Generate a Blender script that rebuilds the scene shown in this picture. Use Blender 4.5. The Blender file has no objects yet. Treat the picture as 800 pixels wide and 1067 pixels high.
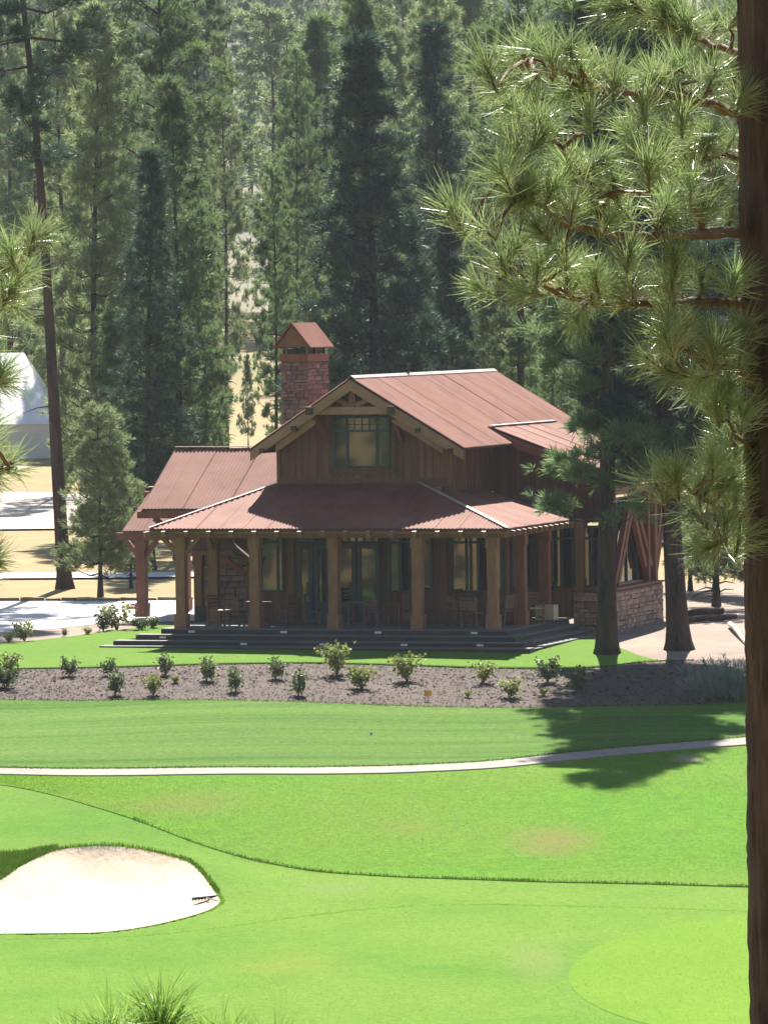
import bpy, math, random
import numpy as np
from mathutils import Vector, Matrix, Euler

# ------------------------------------------------------------------ camera, sky, sun, exposure
SC = bpy.context.scene
F, CX, CY, CZ = 6000.0, 400.0, 320.0, 10.3       # focal length and horizon in photo pixels, eye height
ROLL, TH = math.radians(-0.75), math.radians(18)  # slight camera roll; yaw of the lodge
SUN_EL, SUN_AZ = math.radians(47.5), math.radians(2)  # sun behind the lodge

cam_d = bpy.data.cameras.new('camera'); cam = bpy.data.objects.new('camera', cam_d)
SC.collection.objects.link(cam)
cam.matrix_world = Matrix.Translation((0, 0, CZ)) @ Matrix.Rotation(-ROLL, 4, 'Y') @ Matrix.Rotation(math.pi/2, 4, 'X')
cam_d.sensor_fit = 'VERTICAL'; cam_d.sensor_height = 24.0
cam_d.lens = 24.0*F/1067.0
cam_d.shift_y = -(533.5-CY)/1067.0
cam_d.clip_start = 1.0; cam_d.clip_end = 6000
SC.camera = cam

world = bpy.data.worlds.new('World'); SC.world = world; world.use_nodes = True
wn = world.node_tree; bg = wn.nodes['Background']
sky = wn.nodes.new('ShaderNodeTexSky'); sky.sky_type = 'NISHITA'; sky.sun_disc = False
sky.sun_elevation = SUN_EL; sky.sun_rotation = SUN_AZ
sky.air_density = 1.0; sky.dust_density = 0.4
wn.links.new(sky.outputs[0], bg.inputs[0]); bg.inputs[1].default_value = 0.05

sd = bpy.data.lights.new('sun', 'SUN'); sd.energy = 5.0; sd.angle = math.radians(0.53); sd.color = (1, .95, .87)
sun = bpy.data.objects.new('sun', sd); SC.collection.objects.link(sun)
SUNV = Vector((math.sin(SUN_AZ)*math.cos(SUN_EL), math.cos(SUN_AZ)*math.cos(SUN_EL), math.sin(SUN_EL)))
sun.rotation_euler = SUNV.to_track_quat('Z', 'Y').to_euler(); sun.location = (0, 100, 80)
SC.view_settings.view_transform = 'Standard'; SC.view_settings.look = 'None'
SC.view_settings.exposure = 1.75; SC.view_settings.gamma = 1.0
SC.cycles.max_bounces = 6; SC.cycles.volume_bounces = 0; SC.cycles.transparent_max_bounces = 8
SC.cycles.use_denoising = True; SC.cycles.caustics_reflective = False; SC.cycles.caustics_refractive = False

# ------------------------------------------------------------------ helpers
rng = np.random.default_rng(7); rnd = random.Random(7)
RT = (math.cos(ROLL), 0, math.sin(ROLL)); UP = (-math.sin(ROLL), 0, math.cos(ROLL))
def ray(px, py):
    u = (px-CX)/F; v = (CY-py)/F
    return (u*RT[0]+v*UP[0], 1.0, u*RT[2]+v*UP[2])
def at(px, py, Y):
    d = ray(px, py); return Vector((Y*d[0], Y, CZ+Y*d[2]))

def tag(o, label=None, cat=None, group=None, kind=None):
    if label: o['label'] = label
    if cat: o['category'] = cat
    if group: o['group'] = group
    if kind: o['kind'] = kind
    return o
def link(name, data, parent=None):
    o = bpy.data.objects.new(name, data); SC.collection.objects.link(o)
    if parent is not None: o.parent = parent
    return o
def empty(name, loc=(0, 0, 0), rz=0.0):
    o = link(name, None); o.location = loc; o.rotation_euler = (0, 0, rz); return o
def npmesh(name, V, Fc, mat, smooth=False):
    """mesh from numpy arrays; faces all of one size"""
    me = bpy.data.meshes.new(name); V = np.asarray(V, dtype=np.float32); Fc = np.asarray(Fc, dtype=np.int32)
    n, k = Fc.shape
    me.vertices.add(len(V)); me.vertices.foreach_set('co', V.ravel())
    me.loops.add(n*k); me.loops.foreach_set('vertex_index', Fc.ravel())
    me.polygons.add(n); me.polygons.foreach_set('loop_start', np.arange(0, n*k, k, dtype=np.int32))
    me.polygons.foreach_set('use_smooth', np.full(n, smooth, dtype=bool))
    me.update(calc_edges=True); me.validate()
    me.materials.append(mat); return me
class MB:
    def __init__(s): s.v = []; s.f = []; s.smooth = False
    def box(s, x0, x1, y0, y1, z0, z1):
        b = len(s.v)
        s.v += [(x, y, z) for z in (z0, z1) for y in (y0, y1) for x in (x0, x1)]
        s.f += [tuple(b+i for i in q) for q in ((0,2,3,1),(4,5,7,6),(0,1,5,4),(2,6,7,3),(0,4,6,2),(1,3,7,5))]
        return s
    def hexa(s, pts):
        b = len(s.v); s.v += [tuple(p) for p in pts]
        s.f += [tuple(b+i for i in q) for q in ((0,2,3,1),(4,5,7,6),(0,1,5,4),(2,6,7,3),(0,4,6,2),(1,3,7,5))]
        return s
    def beam(s, p, q, wd, ht, up=(0, 0, 1)):
        p = Vector(p); q = Vector(q); d = (q-p).normalized(); u = Vector(up)
        a = d.cross(u)
        if a.length < 1e-4: a = d.cross(Vector((0, 1, 0)))
        a.normalize(); c = a.cross(d).normalized()
        pts = []
        for base in (p, q):
            for sy in (-.5, .5):
                for sx in (-.5, .5): pts.append(base+a*(sx*wd)+c*(sy*ht))
        return s.hexa(pts)
    def tube(s, pts, rad, n=8, cap=True):
        pts = [Vector(p) for p in pts]; b = len(s.v); m = len(pts)
        for i, p in enumerate(pts):
            d = (pts[min(i+1, m-1)]-pts[max(i-1, 0)]).normalized()
            a = d.cross(Vector((0.13, .29, 1) if abs(d.z) < .9 else (1, .1, 0))).normalized(); c = d.cross(a)
            r = rad[i] if isinstance(rad, (list, tuple)) else rad
            for k in range(n):
                t = 2*math.pi*k/n; s.v.append(tuple(p+a*(r*math.cos(t))+c*(r*math.sin(t))))
        for i in range(m-1):
            for k in range(n):
                k2 = (k+1) % n; s.f.append((b+i*n+k, b+i*n+k2, b+(i+1)*n+k2, b+(i+1)*n+k))
        if cap:
            s.f.append(tuple(b+k for k in range(n-1, -1, -1))); s.f.append(tuple(b+(m-1)*n+k for k in range(n)))
        return s
    def poly(s, pts):
        b = len(s.v); s.v += [tuple(p) for p in pts]; s.f.append(tuple(range(b, b+len(pts)))); return s
    def prism(s, pts, off):
        """polygon pts extruded by vector off"""
        n = len(pts); off = Vector(off); b = len(s.v)
        s.v += [tuple(Vector(p)) for p in pts]+[tuple(Vector(p)+off) for p in pts]
        s.f.append(tuple(b+i for i in range(n))); s.f.append(tuple(b+n+i for i in range(n-1, -1, -1)))
        for i in range(n):
            j = (i+1) % n; s.f.append((b+i, b+n+i, b+n+j, b+j))
        return s
    def mesh(s, name, mat):
        me = bpy.data.meshes.new(name); me.from_pydata(s.v, [], s.f); me.update()
        if s.smooth: me.polygons.foreach_set('use_smooth', [True]*len(me.polygons))
        me.materials.append(mat); return me
    def build(s, name, mat, parent=None):
        me = s.mesh(name, mat)
        import bmesh
        bm = bmesh.new(); bm.from_mesh(me); bmesh.ops.recalc_face_normals(bm, faces=bm.faces); bm.to_mesh(me); bm.free()
        return link(name, me, parent)
def copy_part(o, parent, loc=None):
    c = o.copy(); SC.collection.objects.link(c); c.parent = parent
    if loc is not None: c.location = loc
    return c
def copy_tree(o, parent=None):
    c = o.copy(); SC.collection.objects.link(c); c.parent = parent
    for ch in list(o.children): copy_tree(ch, c)
    return c

# ------------------------------------------------------------------ materials
MATS = {}
def mat(name, col, rough=.8, col2=None, scale=5.0, col3=None, scale3=.5, amt3=.5, bump=0.0, bscale=40.0, trans=0.0, spec=.4,
        metal=0.0, stretch=None, detail=4.0, rand=0.0, ior=None, grain=0.0):
    m = bpy.data.materials.new(name); m.use_nodes = True; nt = m.node_tree; N = nt.nodes; L = nt.links
    bs = N['Principled BSDF']; out = N['Material Output']
    bs.inputs['Roughness'].default_value = rough; bs.inputs['Metallic'].default_value = metal
    bs.inputs['Specular IOR Level'].default_value = spec
    if ior: bs.inputs['IOR'].default_value = ior
    tc = N.new('ShaderNodeTexCoord'); vec = tc.outputs['Object']
    if stretch:
        mp = N.new('ShaderNodeMapping'); mp.inputs['Scale'].default_value = stretch; L.new(vec, mp.inputs[0]); vec = mp.outputs[0]
    def noise(sc, det=detail):
        n = N.new('ShaderNodeTexNoise'); n.inputs['Scale'].default_value = sc; n.inputs['Detail'].default_value = det
        n.inputs['Roughness'].default_value = .6; L.new(vec, n.inputs['Vector']); return n.outputs['Fac']
    def ramp(fac, lo=.35, hi=.65):
        r = N.new('ShaderNodeMapRange'); r.inputs[1].default_value = lo; r.inputs[2].default_value = hi; L.new(fac, r.inputs[0]); return r.outputs[0]
    def mix(a, b, fac):
        x = N.new('ShaderNodeMix'); x.data_type = 'RGBA'
        for s_, v_ in ((x.inputs[6], a), (x.inputs[7], b)):
            if isinstance(v_, tuple): s_.default_value = (*v_, 1)
            else: L.new(v_, s_)
        if isinstance(fac, float): x.inputs[0].default_value = fac
        else: L.new(fac, x.inputs[0])
        return x.outputs[2]
    c = col
    if col2: c = mix(col, col2, ramp(noise(scale)))
    if col3:
        mm = N.new('ShaderNodeMath'); mm.operation = 'MULTIPLY'; mm.inputs[1].default_value = amt3; L.new(ramp(noise(scale3, 2)), mm.inputs[0])
        c = mix(c, col3, mm.outputs[0])
    if grain:
        for gs in (24.0, 7.0):
            gn = N.new('ShaderNodeTexNoise'); gn.inputs['Scale'].default_value = gs; gn.inputs['Detail'].default_value = 3; gn.inputs['Roughness'].default_value = .7; L.new(tc.outputs['Object'], gn.inputs['Vector'])
            gr = N.new('ShaderNodeMapRange'); gr.inputs[1].default_value = .3; gr.inputs[2].default_value = .7; gr.inputs[3].default_value = 1-grain; gr.inputs[4].default_value = 1+grain; L.new(gn.outputs['Fac'], gr.inputs[0])
            hs = N.new('ShaderNodeHueSaturation'); L.new(gr.outputs[0], hs.inputs['Value']); L.new(c, hs.inputs['Color']); c = hs.outputs[0]
    if rand:
        oi = N.new('ShaderNodeObjectInfo'); h = N.new('ShaderNodeHueSaturation')
        mr = N.new('ShaderNodeMapRange'); mr.inputs[3].default_value = 1-rand; mr.inputs[4].default_value = 1+rand
        L.new(oi.outputs['Random'], mr.inputs[0]); L.new(mr.outputs[0], h.inputs['Value'])
        if isinstance(c, tuple): h.inputs['Color'].default_value = (*c, 1)
        else: L.new(c, h.inputs['Color'])
        c = h.outputs[0]
    m['_c'] = 0
    if isinstance(c, tuple): bs.inputs['Base Color'].default_value = (*c, 1)
    else: L.new(c, bs.inputs['Base Color'])
    if bump:
        b = N.new('ShaderNodeBump'); b.inputs['Strength'].default_value = bump; b.inputs['Distance'].default_value = .05
        L.new(noise(bscale), b.inputs['Height']); L.new(b.outputs[0], bs.inputs['Normal'])
    if trans:
        tr = N.new('ShaderNodeBsdfTranslucent'); ms = N.new('ShaderNodeMixShader'); ms.inputs[0].default_value = trans
        if isinstance(c, tuple): tr.inputs[0].default_value = (*c, 1)
        else: L.new(c, tr.inputs[0])
        L.new(bs.outputs[0], ms.inputs[1]); L.new(tr.outputs[0], ms.inputs[2]); L.new(ms.outputs[0], out.inputs['Surface'])
    MATS[name] = m; return m

M_ground = mat('dry_grass_ground', (.27, .175, .055), .95, (.20, .13, .05), .35, (.115, .12, .035), .05, .75, bump=.5, bscale=6)
M_dirt = mat('pine_litter_dirt', (.20, .145, .105), .95, (.12, .082, .057), 1.2, (.26, .20, .15), .3, .6, bump=.4, bscale=8)
M_mulch = mat('bark_mulch', (.072, .046, .034), .95, (.045, .029, .022), 5, (.095, .065, .05), .7, .5, bump=.9, bscale=14)
M_blade = mat('lawn_blades', (.11, .25, .006), .8, (.14, .28, .012), .7, (.18, .28, .03), .15, .6, trans=.5, spec=.12)
M_lawn1 = mat('terrace_grass', (0.0930, 0.1872, 0.0108), .9, (0.0775, 0.1692, 0.0096), 3, (0.1116, 0.2016, 0.0150), .3, .5, grain=0.16, spec=.08, bump=.5, bscale=30, trans=.15)
M_bank = mat('bank_grass', (0.0589, 0.1476, 0.0060), .9, (0.0384, 0.1044, 0.0048), 2.4, (0.1240, 0.2016, 0.0360), .55, .6, grain=0.26, spec=.08, bump=.6, bscale=18, trans=.15, stretch=(.07, 1.7, 1))
M_rough = mat('rough_grass', (0.082, 0.205, 0.0036), .9, (0.064, 0.172, 0.0030), 1.6, (0.1054, 0.1800, 0.0120), .12, .7, grain=0.28, spec=.08, bump=.6, bscale=20, trans=.15)
M_fair = mat('fairway_grass', (0.0775, 0.1836, 0.0072), .9, (0.0651, 0.1656, 0.0060), 1.2, (0.1240, 0.2052, 0.0180), .16, .7, grain=0.17, spec=.08, bump=.35, bscale=30, trans=.15)
M_green = mat('putting_green_grass', (0.1085, 0.2088, 0.0054), .9, (0.0992, 0.1980, 0.0048), .8, (0.1209, 0.2160, 0.0090), .25, .5, grain=0.10, spec=.08, bump=.2, bscale=40, trans=.15)
M_dry = mat('thin_dry_turf', (.155, .19, .04), .9, (.2, .2, .06), 1.2, (.10, .20, .02), .9, .8, bump=.5, bscale=20, trans=.1)
M_tall = mat('long_grass_blades', (.06, .12, .01), .8, trans=.35, col2=(.085, .15, .015), scale=3, spec=.15)
M_sand = mat('bunker_sand', (.50, .40, .30), .95, (.43, .335, .245), 2.5, (.56, .47, .36), .5, .6, bump=.8, bscale=7, stretch=(1, .35, 1), spec=.1)
M_conc = mat('pale_concrete', (.50, .485, .46), .85, (.44, .425, .40), 1.5, (.40, .38, .36), .2, .5, bump=.15, bscale=20)
M_path = mat('cart_path_concrete', (.21, .185, .15), .9, (.165, .145, .118), 2.5, (.245, .215, .18), .4, .5, bump=.2, bscale=20)
M_road = mat('dusty_road', (.42, .36, .30), .95, (.34, .28, .23), .5, bump=.2, bscale=5)
M_kerb = mat('kerb_stone', (.24, .18, .13), .9, (.15, .11, .08), 4, rand=.25)
M_roof = mat('rusted_corrugated_metal', (.20, .078, .050), .72, (.158, .058, .036), 1.6, (.245, .108, .075), .7, .5, spec=.10, rand=.035)
M_cap = mat('galvanised_flashing', (.40, .33, .30), .5, (.30, .23, .20), 3, metal=.2)
M_board = mat('weathered_brown_board', (.17, .085, .042), .8, (.115, .058, .03), 4, (.21, .115, .065), 1.0, .5, bump=.35, bscale=12, stretch=(6, 6, .6), rand=.22)
M_timber = mat('brown_timber', (.27, .135, .065), .75, (.19, .092, .046), 3, bump=.25, bscale=12, stretch=(5, 5, .7), rand=.08)
M_rtimber = mat('red_brown_timber', (.22, .080, .040), .7, (.155, .055, .03), 3, bump=.25, bscale=12, stretch=(5, 5, .7), rand=.1)
M_btimber = mat('barge_timber', (.36, .215, .125), .75, (.28, .165, .095), 2, bump=.2, bscale=10, rand=.08)
M_soffit = mat('dark_soffit_board', (.10, .055, .035), .85, (.07, .04, .026), 4)
M_frame = mat('dark_teal_frame', (.018, .045, .048), .45, spec=.5)
M_glass = mat('window_glass', (.012, .016, .016), .03, spec=.5, ior=2.0)
M_stoneA = mat('grey_brown_stone', (.23, .165, .14), .9, (.15, .11, .10), 3, (.27, .15, .11), 1.2, .5, bump=.4, bscale=15, rand=.38)
M_stoneB = mat('tan_fieldstone', (.36, .26, .20), .9, (.24, .17, .135), 3, (.33, .20, .15), 1.1, .5, bump=.4, bscale=15, rand=.35)
M_mortar = mat('stone_joint', (.085, .07, .06), .95)
M_tread = mat('sunlit_tread_stone', (.14, .13, .12), .8, (.105, .098, .09), 2, bump=.15, bscale=15, rand=.12)  # tread tops coloured paler than the risers, for the sun on them
M_deck = mat('shaded_deck_stone', (.055, .052, .05), .8, (.04, .038, .037), 2, bump=.15, bscale=15, rand=.12)  # deck and riser stone darkened in colour to carry their shade
M_light = mat('step_light_cover', (.62, .62, .6), .4)
M_chair = mat('stained_chair_wood', (.16, .085, .045), .6, (.11, .06, .03), 4, stretch=(4, 4, 1), rand=.2)
M_cush = mat('beige_cushion', (.45, .38, .30), .9, (.38, .32, .25), 5)
M_black = mat('black_paint', (.015, .015, .017), .5)
M_bark = mat('dark_pine_bark', (.060, .045, .038), .95, (.022, .017, .015), 11, (.11, .072, .052), 3, .55, bump=1.0, bscale=16, stretch=(1, 1, .2), spec=.1)
M_barkR = mat('furrowed_foreground_bark', (.065, .041, .029), .95, (.012, .009, .007), 26, (.15, .095, .07), 12, .6, bump=1.0, bscale=40, stretch=(1, 1, .14))
M_twig = mat('brown_twig', (.19, .115, .065), .85, (.10, .06, .04), 12, bump=.4, bscale=60)
M_need = mat('mid_pine_needles', (.098, .162, .062), .55, (.14, .20, .075), .55, trans=.5, rand=.16, spec=.35)
M_needD = mat('dark_pine_needles', (.040, .078, .052), .6, (.058, .10, .056), .6, trans=.32, rand=.1, spec=.3)
M_needL = mat('pale_pine_needles', (.175, .235, .098), .55, (.22, .27, .12), .55, trans=.46, rand=.12, spec=.35)
M_needF = mat('foreground_needles', (.15, .245, .07), .36, (.22, .295, .11), 9, (.30, .32, .17), 2.5, .6, trans=.42, rand=.22, spec=.6)
M_leafA = mat('olive_shrub_leaves', (.13, .17, .06), .6, (.09, .13, .045), 3, trans=.3, rand=.2)
M_leafB = mat('yellow_green_shrub_leaves', (.23, .26, .07), .6, (.17, .21, .055), 3, trans=.35, rand=.15)
M_sage = mat('grey_sage_leaves', (.22, .26, .22), .8, (.16, .2, .17), 3, trans=.2)
M_tent = mat('white_tent_fabric', (.80, .80, .80), .7, trans=.15)
M_log = mat('bleached_log', (.42, .36, .30), .85, (.32, .26, .21), 4, stretch=(1, 1, 1))
M_flag = mat('orange_yellow_flag', (.80, .38, .03), .6)
M_flagB = mat('blue_flag', (.10, .25, .55), .6)
M_steel = mat('dark_steel', (.05, .05, .05), .4, metal=.6)

# ------------------------------------------------------------------ terrain
KY = [-400, -200, -60, 0, 27, 50, 80, 98, 112, 137.4, 151.5, 153.8, 162.6, 168.7, 173, 180, 187, 200, 300, 345, 420, 500, 700, 1000, 1400, 2200]
KZ = [95, 46, 15, 8.6, 5.0, 2.0, -1.9, -3.6, -3.7, -3.3, -2.06, -2.0, -1.03, -.32, -.12, 0, .22, .30, .45, 2.6, 5.2, 8.5, 27, 62, 118, 250]
_ty = np.arange(-400, 2200.1, .25); _tz = np.interp(_ty, KY, KZ)
_k = np.ones(9)/9; _tz = np.convolve(np.pad(_tz, 4, mode='edge'), _k, 'valid')
def snoise(X, Y, s, seed):
    r = np.random.default_rng(seed); out = 0
    for i in range(5):
        a, b, p = r.normal(size=3); out = out+np.sin((X*a+Y*b)/s+p*6)
    return out/3
def T0(X, Y):
    X = np.asarray(X, float); Y = np.asarray(Y, float)
    z = np.interp(Y, _ty, _tz)
    near = np.clip((Y-85)/20, 0, 1)*np.clip((172-Y)/8, 0, 1)
    z = z+near*(.10*snoise(X, Y, 6, 3))
    far = np.clip((Y-240)/200, 0, 1); z = z+far*(2.2*snoise(X, Y, 40, 5))
    z = z+np.clip((20-Y)/120, 0, 1)*3*snoise(X, Y, 30, 6)
    return z
def ground_at(px, py, T=T0, ymin=90, ymax=600):
    d = ray(px, py); t = np.arange(ymin, ymax, .05)
    dz = CZ+t*d[2]-T(t*d[0], t)
    i = np.where(dz <= 0)[0]
    t = t[i[0]] if len(i) else ymax
    return float(t*d[0]), float(t)
# bunker outline from the photograph, laid on the ground
bunk_px = [(-95, 958), (-60, 948), (-20, 938), (12, 928), (38, 915), (70, 904), (120, 902), (165, 909), (200, 920), (226, 935), (229, 941), (215, 950), (180, 960), (140, 968), (100, 972), (40, 973), (-40, 973), (-85, 968)]
BK = np.array([ground_at(*p) for p in bunk_px])
def _smooth_closed(P, n=8):
    m = len(P); out = []
    for i in range(m):
        p0, p1, p2, p3 = P[i-1], P[i], P[(i+1) % m], P[(i+2) % m]
        for k in range(n):
            t = k/n; out.append(.5*((2*p1)+(p2-p0)*t+(2*p0-5*p1+4*p2-p3)*t*t+(3*p1-p0-3*p2+p3)*t**3))
    return np.array(out)
BK = _smooth_closed(BK)
BKc = BK.mean(0)
def poly_dist(X, Y, P):
    """signed distance to polygon, positive inside"""
    X = np.asarray(X, float); Y = np.asarray(Y, float); d = np.full(X.shape, 1e9); ins = np.zeros(X.shape, bool)
    for i in range(len(P)):
        a = P[i]; b = P[(i+1) % len(P)]; e = b-a; L2 = (e*e).sum()+1e-12
        t = np.clip(((X-a[0])*e[0]+(Y-a[1])*e[1])/L2, 0, 1)
        d = np.minimum(d, np.hypot(X-a[0]-t*e[0], Y-a[1]-t*e[1]))
        c = ((a[1] > Y) != (b[1] > Y)); xi = a[0]+(Y-a[1])/(b[1]-a[1]+1e-12)*e[0]; ins ^= c & (X < xi)
    return np.where(ins, d, -d)
def T(X, Y):
    if np.ndim(X) == 0 and np.ndim(Y) == 0: return T(np.array([X]), np.array([Y]))[0]
    X, Y = np.broadcast_arrays(np.asarray(X, float), np.asarray(Y, float)); z = T0(X, Y)
    near = (X > BK[:, 0].min()-3) & (X < BK[:, 0].max()+3) & (Y > BK[:, 1].min()-3) & (Y < BK[:, 1].max()+4)
    if near.any():
        z = z.copy(); d = poly_dist(X[near], Y[near], BK); yy = Y[near]
        back = np.clip((yy-BKc[1])/4, 0, 1)
        bowl = -np.where(d > 0, (.18+.50*back)*np.clip(d/(.5+2.6*back), 0, 1)**.8, 0)
        bowl = bowl-.05*back*np.clip(d/.15, 0, 1); rim = .45*back*np.exp(-(np.clip(-d, 0, 9)/1.3)**2)*(1-.6*np.clip(d/1.2, 0, 1))
        z[near] += bowl+rim
    return z

def sheet(name, xs, ys, mat_, dz=0.0, parent=None):
    X, Y = np.meshgrid(xs, ys); Z = T(X, Y)+dz
    V = np.stack([X, Y, Z], -1).reshape(-1, 3); nx = len(xs); ny = len(ys)
    i = np.arange((ny-1)*(nx-1)); r = i//(nx-1); c = i % (nx-1); a = r*nx+c
    return link(name, npmesh(name, V, np.stack([a, a+1, a+nx+1, a+nx], 1), mat_, True), parent)
def curve_xy(pts, ext=25):
    g = [ground_at(*p) for p in pts]
    x = np.array([q[0] for q in g]); y = np.array([q[1] for q in g]); o = np.argsort(x)
    return x[o], y[o]
def band(name, lower, upper, mat_, dz, x0=-45, x1=45, dx=.3, rows=30, skirt=0.0, wob=0.0, seed=1):
    """draped strip between two photo curves (lower = nearer edge)"""
    lx, ly = curve_xy(lower); ux, uy = curve_xy(upper)
    xs = np.arange(x0, x1+1e-6, dx)
    a = np.interp(xs, lx, ly); b = np.interp(xs, ux, uy)
    ker = np.ones(5)/5
    a = np.convolve(np.pad(a, 2, mode='edge'), ker, 'valid'); b = np.convolve(np.pad(b, 2, mode='edge'), ker, 'valid')
    if wob:
        w = snoise(xs, xs*0, .5, seed)*wob; a = a+w; b = b+snoise(xs, xs*0+9, .5, seed+1)*wob
    b = np.maximum(a+.01, b)
    t = np.linspace(0, 1, rows)[:, None]; Y = a*(1-t)+b*t; X = np.broadcast_to(xs, Y.shape)
    Z = T(X, Y)+dz
    if skirt:
        X = np.vstack([X[:1], X]); Y = np.vstack([Y[:1], Y]); Z = np.vstack([Z[:1]-skirt, Z]); rows += 1
    V = np.stack([X, Y, Z], -1).reshape(-1, 3); nx = len(xs)
    i = np.arange((rows-1)*(nx-1)); r = i//(nx-1); c = i % (nx-1); q = r*nx+c
    o = link(name, npmesh(name, V, np.stack([q, q+1, q+nx+1, q+nx], 1), mat_, True)); o['kind'] = 'structure'
    return o

gx = np.concatenate([np.arange(-900, -60, 30), np.arange(-60, -30, 3), np.arange(-30, 30, .5), np.arange(30, 60, 3), np.arange(60, 901, 30)])
gy = np.concatenate([np.arange(-400, 85, 8), np.arange(85, 185, .5), np.arange(185, 300, 3), np.arange(300, 2201, 14)])
ground = tag(sheet('ground', gx, gy, M_ground, -.06), kind='structure')

PATH_TOP = [(-60, 802), (0, 801.5), (200, 801.5), (320, 801.5), (400, 800), (500, 795.5), (600, 785), (700, 776), (780, 769.5), (860, 762)]
PATH_BOT = [(-60, 808), (0, 808), (200, 808.5), (320, 808.5), (400, 807.5), (500, 803), (600, 792.5), (700, 783.5), (780, 777.5), (860, 771)]
MULCH_TOP = [(-60, 701), (0, 699), (120, 697), (220, 694), (320, 692.5), (400, 694.5), (500, 698), (600, 699), (640, 695), (680, 690), (780, 688), (860, 686)]
MULCH_BOT = [(-60, 731), (0, 730.5), (150, 731), (300, 733), (400, 737), (520, 739.5), (600, 738.5), (700, 737), (780, 733), (860, 728)]
CREST = [(-60, 815), (0, 817), (60, 829), (130, 851), (200, 878), (260, 897), (330, 909), (420, 915), (550, 919), (680, 922), (780, 925), (860, 927)]
COLLAR = [(-60, 980), (0, 978), (120, 977), (200, 971), (300, 957), (400, 945), (480, 942), (560, 943), (680, 946), (780, 950), (860, 953)]
NEAR = [(-60, 1180), (860, 1180)]

band('fairway', NEAR, CREST, M_fair, .0, x0=-85, dx=.2, rows=190)
band('rough', CREST, PATH_BOT, M_rough, .018, x0=-85, skirt=.025, rows=90, wob=.03)
band('lawn_bank', PATH_TOP, MULCH_BOT, M_bank, .05, x0=-85, skirt=.08, rows=50)
band('mulch_bed', MULCH_BOT, MULCH_TOP, M_mulch, .03, rows=50, wob=.05)
band('cart_path', PATH_BOT, PATH_TOP, M_path, .045, rows=12, skirt=.05)
LAWN_TOP = [(-60, 676), (0, 672.5), (50, 668), (100, 661.5), (150, 655), (200, 650), (560, 650), (596, 660), (625, 668), (650, 680), (668, 690), (700, 690.5)]
UL = band('terrace_lawn', MULCH_TOP, LAWN_TOP, M_lawn1, .06, x1=9.2, skirt=.06, rows=40)
# collar of slightly longer turf: a thin raised ridge
def ridge(name, pts, w, h, mat_, dz, px0, px1):
    pts = [p for p in pts if px0-130 <= p[0] <= px1+130]
    lx, ly = curve_xy(pts); xs = np.arange(lx[0], lx[-1], .15); y = np.interp(xs, lx, ly)
    ker = np.ones(15)/15; y = np.convolve(np.pad(y, 7, mode='edge'), ker, 'valid')
    offs = [(-w, -.02), (-w*.4, h*.8), (w*.3, h), (w, -.02)]
    V = np.concatenate([np.stack([xs, y+o, T(xs, y+o)+dz+hh*(1+.35*snoise(xs, xs*0, .2, 4))], -1) for o, hh in offs]); n = len(xs)
    f = []
    for r in range(3):
        a = np.arange(n-1)+r*n; f.append(np.stack([a, a+1, a+n+1, a+n], 1))
    o = link(name, npmesh(name, V, np.concatenate(f), mat_, True)); o['kind'] = 'structure'; return o
ridge('collar_turf', COLLAR, .16, .012, M_rough, .0, -60, 860)
# putting green: ellipse laid on the turf
def patch(name, cpx, mat_, dz, rings=10):
    P = _smooth_closed(np.array([ground_at(*p) for p in cpx]), 5); c = P.mean(0); n = len(P); V = []; f = []
    for r in range(rings+1):
        q = c+(P-c)*(r/rings if r else .001); V.append(np.stack([q[:, 0], q[:, 1], T(q[:, 0], q[:, 1])+dz], -1))
    for r in range(rings):
        a = np.arange(n); b = (a+1) % n; f.append(np.stack([r*n+a, r*n+b, (r+1)*n+b, (r+1)*n+a], 1))
    o = link(name, npmesh(name, np.concatenate(V), np.concatenate(f), mat_, True)); o['kind'] = 'structure'; return o
patch('putting_green', [(840+248*math.cos(t), 1018+66*math.sin(t)) for t in np.linspace(0, 2*math.pi, 24, endpoint=False)], M_green, .008)
def soft_patch(m, c, rx, ry, col, amt):
    nt = m.node_tree; N = nt.nodes; L = nt.links; bs = N['Principled BSDF']; src = bs.inputs['Base Color'].links[0].from_socket
    tc = N.new('ShaderNodeTexCoord'); nz = N.new('ShaderNodeTexNoise'); nz.inputs['Scale'].default_value = 1.1; nz.inputs['Detail'].default_value = 5
    L.new(tc.outputs['Object'], nz.inputs['Vector'])
    mp = N.new('ShaderNodeMapping'); mp.vector_type = 'POINT'; mp.inputs['Location'].default_value = (-c[0]/rx, -c[1]/ry, 0); mp.inputs['Scale'].default_value = (1/rx, 1/ry, 0)
    L.new(tc.outputs['Object'], mp.inputs[0]); ln = N.new('ShaderNodeVectorMath'); ln.operation = 'LENGTH'; L.new(mp.outputs[0], ln.inputs[0])
    ad = N.new('ShaderNodeMath'); ad.operation = 'ADD'; L.new(ln.outputs['Value'], ad.inputs[0]); L.new(nz.outputs['Fac'], ad.inputs[1])
    mr = N.new('ShaderNodeMapRange'); mr.interpolation_type = 'SMOOTHSTEP'; mr.inputs[1].default_value = 1.75; mr.inputs[2].default_value = .55; mr.inputs[3].default_value = 0; mr.inputs[4].default_value = amt; L.new(ad.outputs[0], mr.inputs[0])
    mx = N.new('ShaderNodeMix'); mx.data_type = 'RGBA'; L.new(mr.outputs[0], mx.inputs[0]); L.new(src, mx.inputs[6]); mx.inputs[7].default_value = (*col, 1)
    for l in list(nt.links):
        if l.from_socket == src and l.to_node != mx: L.new(mx.outputs[2], l.to_socket)
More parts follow.
